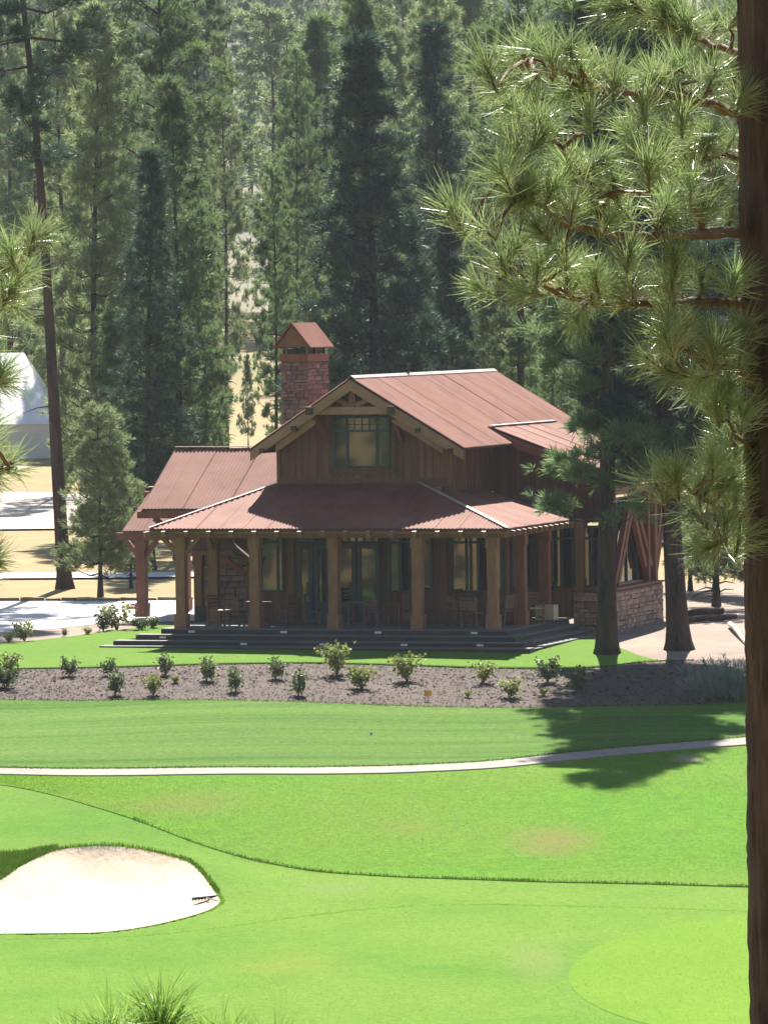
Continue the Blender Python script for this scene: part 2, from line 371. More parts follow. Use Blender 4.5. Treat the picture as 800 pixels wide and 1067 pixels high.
for (p_, rx, ry, col, amt) in (((575, 877), 1.3, 2.6, (0.154, 0.147, 0.035), .85), ((190, 838), 2.2, 2.4, (0.140, 0.154, 0.028), .7), ((715, 792), .45, 1.0, (0.252, 0.252, 0.168), .9), ((430, 862), .9, 1.6, (0.140, 0.161, 0.028), .5), ((60, 838), 2.0, 2.0, (0.133, 0.168, 0.021), .5)):
    soft_patch(M_rough, ground_at(*p_), rx, ry, col, amt)
for (p_, rx, ry, col, amt) in (((560, 1000), .8, 4.0, (0.154, 0.196, 0.049), .6), ((300, 1005), 1.6, 3.5, (0.154, 0.189, 0.021), .5), ((350, 925), 1.1, 2.0, (0.140, 0.189, 0.049), .5), ((190, 915), .8, 2.0, (0.077, 0.161, 0.008), .6)):
    soft_patch(M_fair, ground_at(*p_), rx, ry, col, amt)
# bunker sand
n = len(BK); V = []; f = []
fr = [.001, .2, .4, .55, .68, .78, .86, .92, .96, 1.0]
for r in fr:
    q = BKc+(BK-BKc)*r; V.append(np.stack([q[:, 0], q[:, 1], T(q[:, 0], q[:, 1])+(.012 if r == 1 else .05 if (r > .9 or r < .6) else .08)+(.02*snoise(q[:, 0], q[:, 1], .35, 2) if r < .95 else 0)], -1))
for r in range(len(fr)-1):
    a = np.arange(n); b = (a+1) % n; f.append(np.stack([r*n+a, r*n+b, (r+1)*n+b, (r+1)*n+a], 1))
link('sand_bunker', npmesh('sand_bunker', np.concatenate(V), np.concatenate(f), M_sand, True))['kind'] = 'structure'

# long grass blades: the bunker's back lip, the uncut patch left of it, the crest of the rough, path edges
def blades(name, P, hmin, hmax, mat_, w=.012, lean=.35):
    P = np.asarray(P); m = len(P); h = rng.uniform(hmin, hmax, m); a = rng.uniform(0, 2*np.pi, m); b = rng.uniform(0, 2*np.pi, m)
    dx = np.stack([np.cos(a), np.sin(a), 0*a], -1)*w; ln = np.stack([np.cos(b), np.sin(b), 0*b], -1)*(lean*h*rng.random(m))[:, None]
    tip = P+ln; tip[:, 2] += h
    V = np.stack([P-dx, P+dx, tip], 1).reshape(-1, 3)
    o = link(name, npmesh(name, V, np.arange(3*m).reshape(-1, 3), mat_)); o['kind'] = 'stuff'; return o
pts = []
for i in range(len(BK)):
    a = BK[i]; b = BK[(i+1) % len(BK)]; back = a[1] > BKc[1]-.5
    L_ = np.hypot(*(b-a)); m = int(L_*(230 if back else 60))
    t = rng.random(m)[:, None]; q = a+(b-a)*t; nrm = (q-BKc)/np.linalg.norm(q-BKc, axis=1)[:, None]
    pts.append(q+nrm*rng.uniform(-.02, .10, m)[:, None])
q = np.concatenate(pts); tag(blades('grass_fringe', np.stack([q[:, 0], q[:, 1], T(q[:, 0], q[:, 1])-.01], -1), .02, .08, M_blade), 'ragged grass fringe round the edge of the sand bunker', 'grass')
qb = q[(q[:, 1] > BKc[1]+.6) & (rng.random(len(q)) < .75)]
tag(blades('lip_grass', np.stack([qb[:, 0], qb[:, 1]+.05, T(qb[:, 0], qb[:, 1])-.01], -1), .05, .15, M_tall, .014), 'darker overhanging grass along the back lip of the sand bunker', 'grass')
PT = _smooth_closed(np.array([ground_at(*p) for p in [(-90, 888), (-20, 889), (30, 893), (62, 899), (45, 911), (20, 924), (-20, 935), (-90, 940)]]), 4)
q = np.stack([rng.uniform(PT[:, 0].min(), PT[:, 0].max(), 26000), rng.uniform(PT[:, 1].min(), PT[:, 1].max(), 26000)], -1)
q = q[(poly_dist(q[:, 0], q[:, 1], PT) > .05*snoise(q[:, 0], q[:, 1], .4, 8)) & (poly_dist(q[:, 0], q[:, 1], BK) < -.02)]
tag(blades('rough_grass', np.stack([q[:, 0], q[:, 1], T(q[:, 0], q[:, 1])-.01], -1), .05, .17, M_tall, .016), 'dark uncut grass beside the sand bunker', 'grass')
def edge_pts(curve, dens, spread, x0=-12, x1=12):
    lx, ly = curve_xy(curve); m = int((x1-x0)*dens); x = rng.uniform(x0, x1, m); y = np.interp(x, lx, ly)+rng.normal(0, spread, m)
    return np.stack([x, y, T(x, y)+.03], -1)
cp = edge_pts(CREST[3:], 330, .10, -6.5, 14); cp = cp[rng.random(len(cp)) < np.clip(.45+.5*snoise(cp[:, 0], cp[:, 1]*0, .5, 12), .12, 1)]
tag(blades('rough_edge_grass', cp, .02, .07, M_tall), 'line of longer grass along the crest of the rough', 'grass')
ep = np.concatenate([edge_pts(PATH_TOP, 150, .06, -14, 14), edge_pts(MULCH_BOT, 110, .08, -15, 15), edge_pts(MULCH_TOP, 60, .05, -15, 9)])
tag(blades('lawn_edge_grass', ep, .03, .09, M_tall), 'short grass along the lawn edges by path and mulch bed', 'grass')
def scatter(curve_lo, curve_hi, m, x0, x1, h0, h1, nm, lab, w):
    lx, ly = curve_xy(curve_lo); ux, uy = curve_xy(curve_hi); x = rng.uniform(x0, x1, m); t = rng.random(m); y = np.interp(x, lx, ly)*(1-t)+np.interp(x, ux, uy)*t
    k = poly_dist(x, y, BK) < 0; x = x[k]; y = y[k]
    tag(blades(nm, np.stack([x, y, T(x, y)+.012], -1), h0, h1, M_blade, w, .8), lab, 'grass')
scatter(PATH_TOP, MULCH_BOT, 40000, -13, 13, .02, .05, 'bank_grass', 'mown grass blades on the bank below the mulch bed', .010)
scatter(CREST, PATH_BOT, 60000, -12, 12, .015, .045, 'rough_turf', 'longer grass blades of the rough between path and fairway', .009)
scatter(NEAR, CREST, 90000, -11, 11, .008, .022, 'fairway_turf', 'short grass blades of the fairway', .008)
# bark chips on the mulch bed
lx, ly = curve_xy(MULCH_BOT); ux, uy = curve_xy(MULCH_TOP)
m = 15000; x = rng.uniform(-14, 14, m); t = rng.random(m); y = np.interp(x, lx, ly)*(1-t)+np.interp(x, ux, uy)*t
c = np.stack([x, y, T(x, y)+.045], -1); a = rng.uniform(0, np.pi, m); sz = rng.uniform(.012, .045, m)
e1 = np.stack([np.cos(a), np.sin(a), rng.uniform(-.15, .15, m)], -1)*sz[:, None]; e2 = np.stack([-np.sin(a), np.cos(a), rng.uniform(-.2, .2, m)], -1)*(sz*.45)[:, None]
V = np.stack([c-e1-e2, c+e1-e2, c+e1+e2, c-e1+e2], 1); V[:, :2, 2] += rng.uniform(0, .02, m)[:, None]
M_chip = mat('bark_chip', (.08, .053, .04), .95, (.05, .033, .025), 9, (.12, .086, .067), 2, .5)
tag(link('bark_chips', npmesh('bark_chips', V.reshape(-1, 3), np.arange(4*m).reshape(-1, 4), M_chip)), 'loose bark chips scattered over the mulch bed', 'mulch', kind='stuff')

# driveway, litter strip, kerb, dirt road, bare earth on the right
band('driveway', [(-60, 664), (0, 660), (60, 656), (105, 650), (150, 649), (200, 648), (290, 646)], [(-60, 627.5), (150, 627), (290, 624)], M_conc, .03, x0=-30, x1=-4.6, rows=20)
band('planting_strip', LAWN_TOP[:6]+[(290, 648)], [(-60, 664), (0, 660), (60, 656), (105, 650), (150, 649), (200, 648), (290, 646)], M_dirt, .02, x0=-30, x1=-6.6, rows=10)
band('side_road', [(-60, 603), (0, 603), (140, 602)], [(-60, 597), (0, 597), (140, 597)], M_conc, .02, x0=-40, x1=-7, rows=6)
band('dirt_road', [(-60, 553), (0, 552), (90, 551), (160, 551)], [(-60, 514), (0, 513), (90, 514), (160, 514)], M_road, .03, x0=-50, x1=-9, rows=14)
band('bare_earth', [(590, 692), (660, 691), (700, 690), (780, 688), (900, 686)], [(590, 640), (640, 632), (690, 612), (780, 606), (900, 604)], M_dirt, .0, x0=5.8, x1=30, rows=24)
kerb = tag(empty('kerb', (0, 0, 0)), kind='structure')
kme = MB().hexa([(-.5, -.5, 0), (.48, -.5, 0), (-.5, .5, 0), (.5, .46, 0), (-.46, -.42, 1), (.47, -.4, .93), (-.48, .44, 1.02), (.45, .42, .96)]).mesh('stone', M_kerb)
x = -16.0
while x < -7.3:
    L_ = rnd.uniform(.5, .9); px = 400+F*x/201; _, yy = ground_at(px, 626.5)
    o = link('stone', kme, kerb); o.location = (x+L_/2, yy+.1+rnd.uniform(-.06, .06), float(T(x, yy))-.06); o.scale = (L_*.98, .24, rnd.uniform(.13, .2)); o.rotation_euler = (0, 0, rnd.uniform(-.08, .08)); x += L_

# ------------------------------------------------------------------ lodge
O_ = at(350, 655, 176); DZ = .5                   # deck level
lodge = empty('lodge', (O_.x, O_.y, 0), -TH)
tag(lodge, 'brown timber lodge with rusted metal roofs, stone chimney and deep colonnaded porch', 'house')
def wld(u, w, z): return Vector((O_.x+u*math.cos(TH)+w*math.sin(TH), O_.y-u*math.sin(TH)+w*math.cos(TH), z))
W = 3.6                                           # front wall plane
def corr_slope(name, pts, edir, parent, mat_=M_roof, period=.125, amp=.016, pw=.75, thick=.07, skip_base=False):
    """corrugated roof slope: convex polygon pts (Vectors), corrugations run perpendicular to edir (the eave direction)"""
    pts = [Vector(p) for p in pts]; o = pts[0]; e = Vector(edir).normalized()
    nrm = Vector((0, 0, 0))
    for i in range(len(pts)): nrm += (pts[i]-o).cross(pts[(i+1) % len(pts)]-o)
    nrm.normalize()
    if nrm.z < 0: nrm = -nrm
    s = nrm.cross(e).normalized()
    ab = [((p-o).dot(e), (p-o).dot(s)) for p in pts]
    a0 = min(a for a, b in ab); a1 = max(a for a, b in ab)
    def rngb(a):
        lo, hi = 1e9, -1e9
        for i in range(len(ab)):
            (x0, y0), (x1, y1) = ab[i], ab[(i+1) % len(ab)]
            if abs(x1-x0) < 1e-9:
                if abs(a-x0) < 1e-6: lo = min(lo, y0, y1); hi = max(hi, y0, y1)
                continue
            t = (a-x0)/(x1-x0)
            if -1e-6 <= t <= 1+1e-6: y = y0+(y1-y0)*t; lo = min(lo, y); hi = max(hi, y)
        return lo, hi
    base = MB().prism([p+nrm*.0 for p in pts], nrm*-thick).build(name, M_soffit, parent)
    npan = max(1, round((a1-a0)/pw)); k = 0
    for i in range(npan):
        b0 = a0+(a1-a0)*i/npan; b1 = a0+(a1-a0)*(i+1)/npan
        nc = max(4, int((b1-b0)/(period/4))); mb = MB(); prev = None; lift = .022+.006*(i % 2)
        for j in range(nc+1):
            a = min(max(b0+(b1-b0)*j/nc, a0+1e-4), a1-1e-4); lo, hi = rngb(a)
            h = lift+amp*math.sin(2*math.pi*(a-a0)/period)
            p = o+e*a+s*lo+nrm*h; q = o+e*a+s*hi+nrm*h
            mb.v += [tuple(p), tuple(q)]
            if j: n0 = len(mb.v)-4; mb.f.append((n0, n0+2, n0+3, n0+1))
        mb.smooth = True
        link('roof_panel', mb.mesh('roof_panel', mat_), base)
    return base, nrm
def rafter_tail(p, d, parent):
    p = Vector(p); d = Vector(d).normalized()
    t = MB().beam(p-d*.5, p, .11, .15).build('rafter_tail', M_timber, parent)
    MB().beam(p-d*.22+Vector((0, 0, .082)), p+d*.012+Vector((0, 0, .082)), .125, .012).build('metal_cap', M_cap, t)

# --- porch roof (hip, wraps round the right side)
k = .307; ze = 3.55
EL = Vector((-5.85, -.5, ze)); ER = Vector((5.65, -.5, ze)); HL = Vector((-5.85+.72*4.1, W, ze+k*4.1)); HR = Vector((5.65-4.1, W, ze+k*4.1))
HLx = Vector((-3.0, W, ze+k*4.1))
roofP, nP = corr_slope('porch_roof', [EL, ER, HR, HLx], (1, 0, 0), lodge)
corr_slope('porch_roof', [ER, Vector((5.65, 7.0, ze)), Vector((2.5, 7.0, ze+k*3.15)), Vector((2.5, W-.95, ze+k*3.15))], (0, 1, 0), lodge)
corr_slope('porch_roof', [Vector((-5.85, W+.2, ze)), EL, HLx, HLx+Vector((0, .2, 0))], (0, -1, 0), lodge)
up = Vector((0, 0, .05))
MB().beam(EL+up, HLx+up, .10, .03).build('hip_cap', M_cap, lodge)
MB().beam(ER+up, HR+up*1.2, .11, .03).build('hip_cap', M_cap, lodge)
# fascia beams and plates
MB().beam((-5.6, -.02, 3.42), (5.45, -.02, 3.42), .24, .30).build('eave_beam', M_timber, lodge)
MB().beam((5.2, .14, 3.42), (5.2, 6.4, 3.42), .24, .30).build('eave_beam', M_rtimber, lodge)
MB().beam((-5.05, .14, 3.42), (-5.05, 3.55, 3.42), .24, .30).build('eave_beam', M_timber, lodge)
MB().beam((-5.84, -.44, 3.47), (5.64, -.44, 3.47), .05, .12).build('fascia', M_timber, lodge)
MB().beam((5.6, -.40, 3.47), (5.6, 7.0, 3.47), .05, .12).build('fascia', M_timber, lodge)
for i in range(15):
    u = -5.35+i*.735
    rafter_tail((u, -.62, 3.40), (0, -1, -k*.6), lodge)
for i in range(12): rafter_tail((5.77, -.1+i*.58, 3.40), (1, 0, -k*.6), lodge)
rafter_tail((-5.97, -.62, 3.38), (-.8, -.8, -.15), lodge)
# porch ceiling
MB().box(-5.6, 4.6, .2, 3.5, 3.58, 3.62).build('porch_ceiling', M_soffit, lodge)
# --- columns
def column(u, w, mt, z0=DZ, z1=3.28, wd=.30, plinth=True):
    c = MB().box(u-wd/2, u+wd/2, w-wd/2, w+wd/2, z0+(.42 if plinth else 0), z1).build('column', mt, lodge)
    if plinth: MB().box(u-wd*.64, u+wd*.64, w-wd*.64, w+wd*.64, z0, z0+.42).build('plinth', mt, c)
    MB().box(u-wd*.62, u+wd*.62, w-wd*.58, w+wd*.58, z1-.32, z1-.004).build('capital', mt, c)
    return c
for u in (-4.99, -2.58, -.03, 2.65, 5.03): column(u, 0, M_timber if u < 2 else M_timber)
column(5.2, 2.4, M_rtimber); column(5.2, 5.0, M_rtimber); column(-5.05, 3.14, M_timber)
for (u, w, dx, dy) in ((-4.99, 0, 1, 0), (-4.99, 0, -1, 0), (5.2, 2.4, 0, 1), (-5.05, 3.14, 0, -1)):
    MB().beam((u+dx*.1, w+dy*.1, 2.75), (u+dx*.62, w+dy*.62, 3.3), .12, .14).build('knee_brace', M_rtimber if u > 3 else M_timber, lodge)
# --- deck, steps, paving slabs
slab = MB().box(-.5, .5, -.5, .5, -.5, .5).mesh('deck_slab', M_tread)
dk = MB().box(-5.5, 5.6, -.5, 6.2, -.3, DZ-.035).build('deck', M_deck, lodge)
for i in range(14):
    for j in range(8):
        o = link('deck_slab', slab, dk); o.location = (-5.5+(i+.5)*11.1/14, -.5+(j+.5)*6.7/8, DZ-.022); o.scale = (11.1/14-.012, 6.7/8-.012, .04+rnd.uniform(0, .003))
for q, (uL, uR, wF, zt) in enumerate(((-6.15, 6.0, -1.0, .34), (-6.7, 6.4, -1.5, .18), (-7.0, 6.75, -1.95, .04))):
    st = MB().box(uL, uR, wF, -.5-q*.001, -.35, zt-.04).build('step', M_deck, lodge)
    MB().box(5.6, uR, -.499, 6.0, -.35, zt-.042).build('step', M_deck, lodge)
    m = 9
    for i in range(m):
        o = link('deck_slab', slab, st); o.location = (uL+(i+.5)*(uR-uL)/m, wF+.26, zt-.015); o.scale = ((uR-uL)/m-.012, .56, .03)
        if q < 2 or True:
            pass
    for i in range(6):
        o = link('deck_slab', slab, st); o.location = (uR-.2, -.49+(i+.5)*6.4/6, zt-.021); o.scale = (.44, 6.4/6-.012, .045)
for px, w_, z_ in ((200, -.505, .41), (296, -.505, .41), (394, -.505, .41), (494, -.505, .41), (170, -1.005, .26), (254, -1.505, .1), (336, -1.505, .1), (421, -1.505, .1), (500, -1.505, .1)):
    d = ray(px, 660); t_ = (w_+O_.x*math.sin(TH)+O_.y*math.cos(TH))/(d[0]*math.sin(TH)+math.cos(TH)); u = (t_*d[0]-O_.x)*math.cos(TH)-(t_-O_.y)*math.sin(TH)
    MB().box(u-.1, u+.1, w_-.035, w_+.01, z_-.03, z_+.03).build('step_light', M_light, lodge)

# --- walls of vertical boards
def board_wall(name, u0, u1, w, z0, topf, axis='u', sgn=-1, bw_=.235, mt=M_board, back=.12):
    """axis u: wall in plane w facing -w; axis w: wall in plane u=w facing +u"""
    n_ = max(1, round((u1-u0)/bw_)); st = (u1-u0)/n_
    def P(a, d, z): return (a, w+d*sgn, z) if axis == 'u' else (w+d*sgn, a, z)
    m_ = 24; mb = MB(); ring = [P(u0, 0, z0)]+[P(u1, 0, z0)]+[P(u1-(u1-u0)*i/m_, 0, topf(u1-(u1-u0)*i/m_)) for i in range(m_+1)]
    off = (0, -back*sgn, 0) if axis == 'u' else (-back*sgn, 0, 0)
    wall = mb.prism(ring, off).build(name, M_board, lodge)
    for i in range(n_):
        a = u0+i*st; b = a+st; d = .025+rnd.uniform(0, .012)
        bb = MB().hexa([P(a+.006, 0.001, z0), P(b-.006, 0.001, z0), P(a+.006, d, z0), P(b-.006, d, z0), P(a+.006, 0.001, topf(a)), P(b-.006, 0.001, topf(b)), P(a+.006, d, topf(a)), P(b-.006, d, topf(b))])
        bb.build('board', mt, wall)
        if i: 
            MB().hexa([P(a-.028, .026, z0), P(a+.028, .026, z0), P(a-.028, .06, z0), P(a+.028, .06, z0), P(a-.028, .026, topf(a)), P(a+.028, .026, topf(a)), P(a-.028, .06, topf(a)), P(a+.028, .06, topf(a))]).build('batten', mt, wall)
    return wall
AP = Vector((-.29, 2.6, 8.12)); zE = 5.92; uEL, uER = -3.62, 3.36
pL = (AP.z-zE)/(AP.x-uEL); pR = (AP.z-zE)/(uER-AP.x)
def gtop(u): return (AP.z-pL*(AP.x-u) if u < AP.x else AP.z-pR*(u-AP.x))-.16
gw = board_wall('gable_wall', -2.95, 2.5, W, 4.7, gtop)
MB().box(-3.0, 2.56, W-.10, W-.062, 4.80, 4.98).build('skirt_board', M_board, gw)
board_wall('side_wall', W+.05, 8.9, 2.5, 4.4, lambda w: 6.1, axis='w', sgn=1)
MB().box(-3.06, -2.93, W-.09, W+.1, 4.78, gtop(-2.95)).build('corner_board', M_board, lodge)
MB().box(2.49, 2.60, W-.09, W+.1, 4.78, gtop(2.5)).build('corner_board', M_board, lodge)
board_wall('left_side_wall', W+.05, 10.0, -2.95, 3.0, lambda w: 5.9, axis='w', sgn=-1)
# --- main gable roof
WB = 17.9
corr_slope('main_roof', [Vector((uER, 2.6, zE)), Vector((uER, 8.0, zE)), Vector((AP.x, 8.0, AP.z)), AP], (0, 1, 0), lodge, period=.21, amp=.02)
uX = 2.62; zX = AP.z-pR*(uX-AP.x)
corr_slope('main_roof', [Vector((uX, 8.001, zX)), Vector((uX, WB, zX)), Vector((AP.x, WB, AP.z)), Vector((AP.x, 8.001, AP.z))], (0, 1, 0), lodge, period=.21, amp=.02)
corr_slope('main_roof', [Vector((uEL, WB, zE)), Vector((uEL, 2.6, zE)), AP, Vector((AP.x, WB, AP.z))], (0, -1, 0), lodge, period=.21, amp=.02)
for sg, pp in ((1, pR), (-1, pL)):
    a = AP+Vector((0, 0, .055)); L_ = .12
    MB().prism([a+Vector((0, -.02, .01)), a+Vector((0, WB-2.6, .01)), a+Vector((sg*L_, WB-2.6, -pp*L_)), a+Vector((sg*L_, -.02, -pp*L_))], (0, 0, .012)).build('ridge_cap', M_cap, lodge)
MB().tube([(-.29, 8.5, 8.1), (-.29, 8.5, 8.42)], .035, 8).tube([(-.29, 8.5, 8.42), (-.29, 8.5, 8.5)], .06, 8).build('roof_vent', M_steel, lodge)
# barge boards (two tiers) and the truss
def rake(u, dz, w_): 
    return Vector((u, w_, (AP.z-pL*(AP.x-u) if u < AP.x else AP.z-pR*(u-AP.x))+dz))
for ue in (uEL+.02, uER-.02):
    sgn = 1 if ue > AP.x else -1; nrmv = Vector((sgn*(pR if sgn > 0 else pL), 0, 1)).normalized()
    b = MB(); a0 = AP.x
    p0, p1 = rake(a0, -.07, 2.66), rake(ue, -.07, 2.66)
    b.prism([p0, p1, p1+Vector((0, 0, -.30)), p0+Vector((0, 0, -.33))], (0, -.10, 0)).build('barge_board', M_btimber, lodge)
    p0, p1 = rake(a0+sgn*1.25, -.36, 2.95), rake(ue-sgn*.75, -.36, 2.95)
    MB().prism([p0, p1, p1+Vector((0, 0, -.26)), p0+Vector((0, 0, -.26))], (0, -.14, 0)).build('barge_board', M_btimber, lodge)
    for uu in ((ue-sgn*.40), (ue-sgn*1.45)):
        pz = rake(uu, -.30, 0).z
        pu = MB().box(uu-.075, uu+.075, 2.46, W, pz-.10, pz+.05).build('purlin', M_soffit, lodge)
        MB().box(uu-.08, uu+.08, 2.43, 2.56, pz+.055, pz+.068).build('metal_cap', M_cap, pu)
zT = 7.12
tb = MB().box(-1.72, 1.14, 2.70, 2.92, zT-.14, zT+.10).build('tie_beam', M_btimber, lodge)
MB().box(-.39, -.19, 2.72, 2.9, zT+.101, 7.78).build('king_post', M_rtimber, lodge)
MB().beam((-.40, 2.81, zT+.14), (-1.0, 2.81, zT+.42), .14, .15).build('truss_strut', M_timber, lodge)
MB().beam((-.18, 2.81, zT+.14), (.44, 2.81, zT+.42), .14, .15).build('truss_strut', M_timber, lodge)
for su in (-1.62, 1.04):
    pz = zT-.02
    pu = MB().box(su-.10, su+.10, 2.42, W, pz-.12, pz+.12).build('purlin', M_soffit, lodge)
    MB().box(su-.105, su+.105, 2.39, 2.5, pz+.125, pz+.137).build('metal_cap', M_cap, pu)
    MB().beam((su, 2.75, pz-.12), (su+(.32 if su < 0 else -.0), W-.05, 6.1), .13, .15).build('knee_brace', M_rtimber, lodge)

# --- windows and doors
def window(u0, u1, z0, z1, w, cols, transom=None, tcols=4, axis='u', sgn=-1, fr=.07, name='window', rows=1, frmat=M_frame, trim=None):
    def bx(a0, a1, d0, d1, c0, c1):
        return MB().box(a0, a1, min(w+sgn*d0, w+sgn*d1), max(w+sgn*d0, w+sgn*d1), c0, c1) if axis == 'u' else MB().box(min(w+sgn*d0, w+sgn*d1), max(w+sgn*d0, w+sgn*d1), a0, a1, c0, c1)
    fb = MB()
    def add(*a): 
        t = bx(*a); b = len(fb.v); fb.v += t.v; fb.f += [tuple(i+b for i in f_) for f_ in t.f]
    add(u0, u1, .0, .10, z0, z0+fr); add(u0, u1, .0, .10, z1-fr, z1); add(u0, u0+fr, .0, .099, z0+fr, z1-fr); add(u1-fr, u1, .0, .099, z0+fr, z1-fr)
    f_ = fb.build(name, frmat, lodge)
    zt = z1-fr if transom is None else transom
    edges = [u0+fr]+list(cols)+[u1-fr]
    for c in cols: bx(c-fr*.55, c+fr*.55, .0, .095, z0+fr, z1-fr).build('mullion', frmat, f_)
    if transom is not None: bx(u0+fr, u1-fr, .0, .096, transom-fr*.5, transom+fr*.5).build('transom_bar', frmat, f_)
    for a, b in zip(edges[:-1], edges[1:]):
        g = bx(a, b, .03, .045, z0+fr, zt).build('pane', M_glass, f_)
        if transom is not None:
            bx(a, b, .03, .044, zt, z1-fr).build('pane', M_glass, f_)
            nn = max(1, round((b-a)/.26))
            for i in range(1, nn): bx(a+(b-a)*i/nn-.015, a+(b-a)*i/nn+.015, .046, .07, zt, z1-fr).build('muntin', frmat, f_)
            if tcols == 2:
                zm = (zt+z1-fr)/2; bx(a, b, .046, .068, zm-.014, zm+.014).build('muntin', frmat, f_)
    return f_
gwd = window(-1.18, .69, 5.30, 6.92, W-.06, (-.72, .26), 6.45, 2)
for a, b, c, d_ in ((-1.34, -1.185, 5.2, 7.05), (.695, .85, 5.2, 7.05), (-1.34, .85, 5.10, 5.295)):
    MB().box(a, b, W-.10, W-.061, c, d_).build('trim_board', M_board, gwd)
# ground floor front wall
gf = board_wall('porch_wall', -3.75, 4.35, W, DZ, lambda u: 3.56)
board_wall('porch_side_wall', W+.05, 6.4, 4.35, DZ, lambda w: 3.56, axis='w', sgn=1)
window(-3.66, -2.85, 1.42, 3.36, W-.06, (-3.05,), 2.98, 1)
def door(u0, u1, z1):
    d = window(u0, u1, DZ+.02, z1, W-.06, (), None, name='door', fr=.14)
    MB().box(u0+.14, u1-.14, W-.15, W-.09, DZ+.16, 1.12).build('kick_panel', M_frame, d)
    MB().box(u1-.11, u1-.08, W-.21, W-.16, 1.4, 1.7).build('handle', M_steel, d)
    MB().box(u1-.20, u1-.05, W-.16, W-.155, 1.36, 1.74).build('handle_plate', M_steel, d)
    return d
window(-2.45, -1.30, 2.95, 3.40, W-.06, (-1.85,), None, name='transom_window')
door(-2.42, -1.90, 2.92); door(-1.86, -1.34, 2.92)
door(-1.22, -.48, 2.92); door(-.44, .30, 2.92)
window(-1.25, .33, 2.95, 3.40, W-.06, (-.98, -.72, -.46, -.2, .06), None, name='transom_window')
window(.52, 2.02, 1.42, 3.38, W-.06, (.62, .98), 2.98, 1)
window(2.62, 4.28, 1.42, 3.38, W-.06, (3.12, 3.26, 3.5), 2.98, 1)
window(3.85, 5.95, 1.42, 3.38, 4.35+.06, (4.5, 5.2), 2.98, 1, axis='w', sgn=1)

# --- shed roof and glazed pavilion on the right
pS = (6.45-4.82)/(6.9-2.62); S0 = Vector((2.62, 7.9, 6.44)); S1 = Vector((6.75, 7.9, 6.44-4.13*.375))
corr_slope('shed_roof', [S1, S1+Vector((0, 7.2, 0)), S0+Vector((0, 7.2, 0)), S0], (0, 1, 0), lodge, period=.21, amp=.02)
MB().beam(S0+Vector((0, 0, .06)), S0+Vector((0, 7.2, .06)), .2, .02).build('ridge_cap', M_cap, lodge)
MB().prism([S0+Vector((.3, .02, -.19)), S1+Vector((0, .02, -.08)), S1+Vector((0, .02, -.36)), S0+Vector((.3, .02, -.47))], (0, -.12, 0)).build('barge_board', M_rtimber, lodge)
board_wall('shed_wall', 2.45, 6.2, 8.6, 3.4, lambda u: 6.44-(u-2.62)*.375-.1)
board_wall('pavilion_wall', 4.35, 6.05, 6.42, DZ, lambda u: 3.5)
window(4.95, 5.75, 1.42, 3.38, 6.42-.06, (5.35,), 2.98, 1)
def stones(parent, face, cw, ch, mt, smin=.18, smax=.42, hmin=.10, hmax=.2, seed=1):
    """courses of stones over a rectangle; face(a, b, d) -> local point; returns nothing"""
    r = random.Random(seed); z = 0.0; fu = (Vector(face(1, 0, 0))-Vector(face(0, 0, 0)))
    rz = math.atan2(fu.y, fu.x)
    while z < ch-.03:
        h = min(r.uniform(hmin, hmax), ch-z); a = -r.uniform(0, .1)
        while a < cw-.03:
            l = r.uniform(smin, smax); a0 = max(a, 0); a1 = min(a+l, cw)
            if cw-a1 < .08: a1 = cw
            if a1-a0 > .04:
                hh = h if r.random() < .8 else h*r.uniform(.7, .95)
                o = link('stone', STONES[(mt, r.randrange(6))], parent); dd = r.uniform(.05, .10)
                o.location = face((a0+a1)/2, z+hh/2, 0); o.scale = (a1-a0-.008, dd, hh-.006); o.rotation_euler = (0, r.uniform(-.02, .02), rz)
            a = a1 if a1 > a else a+l
            if a1 >= cw: break
        z += h
STONES = {}
for mt in ('A', 'B'):
    for i in range(6):
        r = random.Random(i*7+3); j = lambda s=.06: r.uniform(-s, s)
        pts = [((sx*.5), sy*.5, sz*.5) for sz in (-1, 1) for sy in (-1, 1) for sx in (-1, 1)]
        v = []
        for (x, y, z) in pts: v.append((x*(1+j())*(.93 if y < 0 else 1), y, z*(1+j())*(.92 if y < 0 else 1)))
        v += [(j(), -.62, j())]
        f = [(0,2,3,1),(4,5,7,6),(2,6,7,3),(0,4,6,2),(1,3,7,5),(0,1,8),(1,5,8),(5,4,8),(4,0,8)]
        me = bpy.data.meshes.new('stone'); me.from_pydata([(a, b, c) for a, b, c in v], [], f); me.update(); me.materials.append(M_stoneA if mt == 'A' else M_stoneB)
        import bmesh
        bm = bmesh.new(); bm.from_mesh(me); bmesh.ops.recalc_face_normals(bm, faces=bm.faces); bm.to_mesh(me); bm.free()
        STONES[(mt, i)] = me
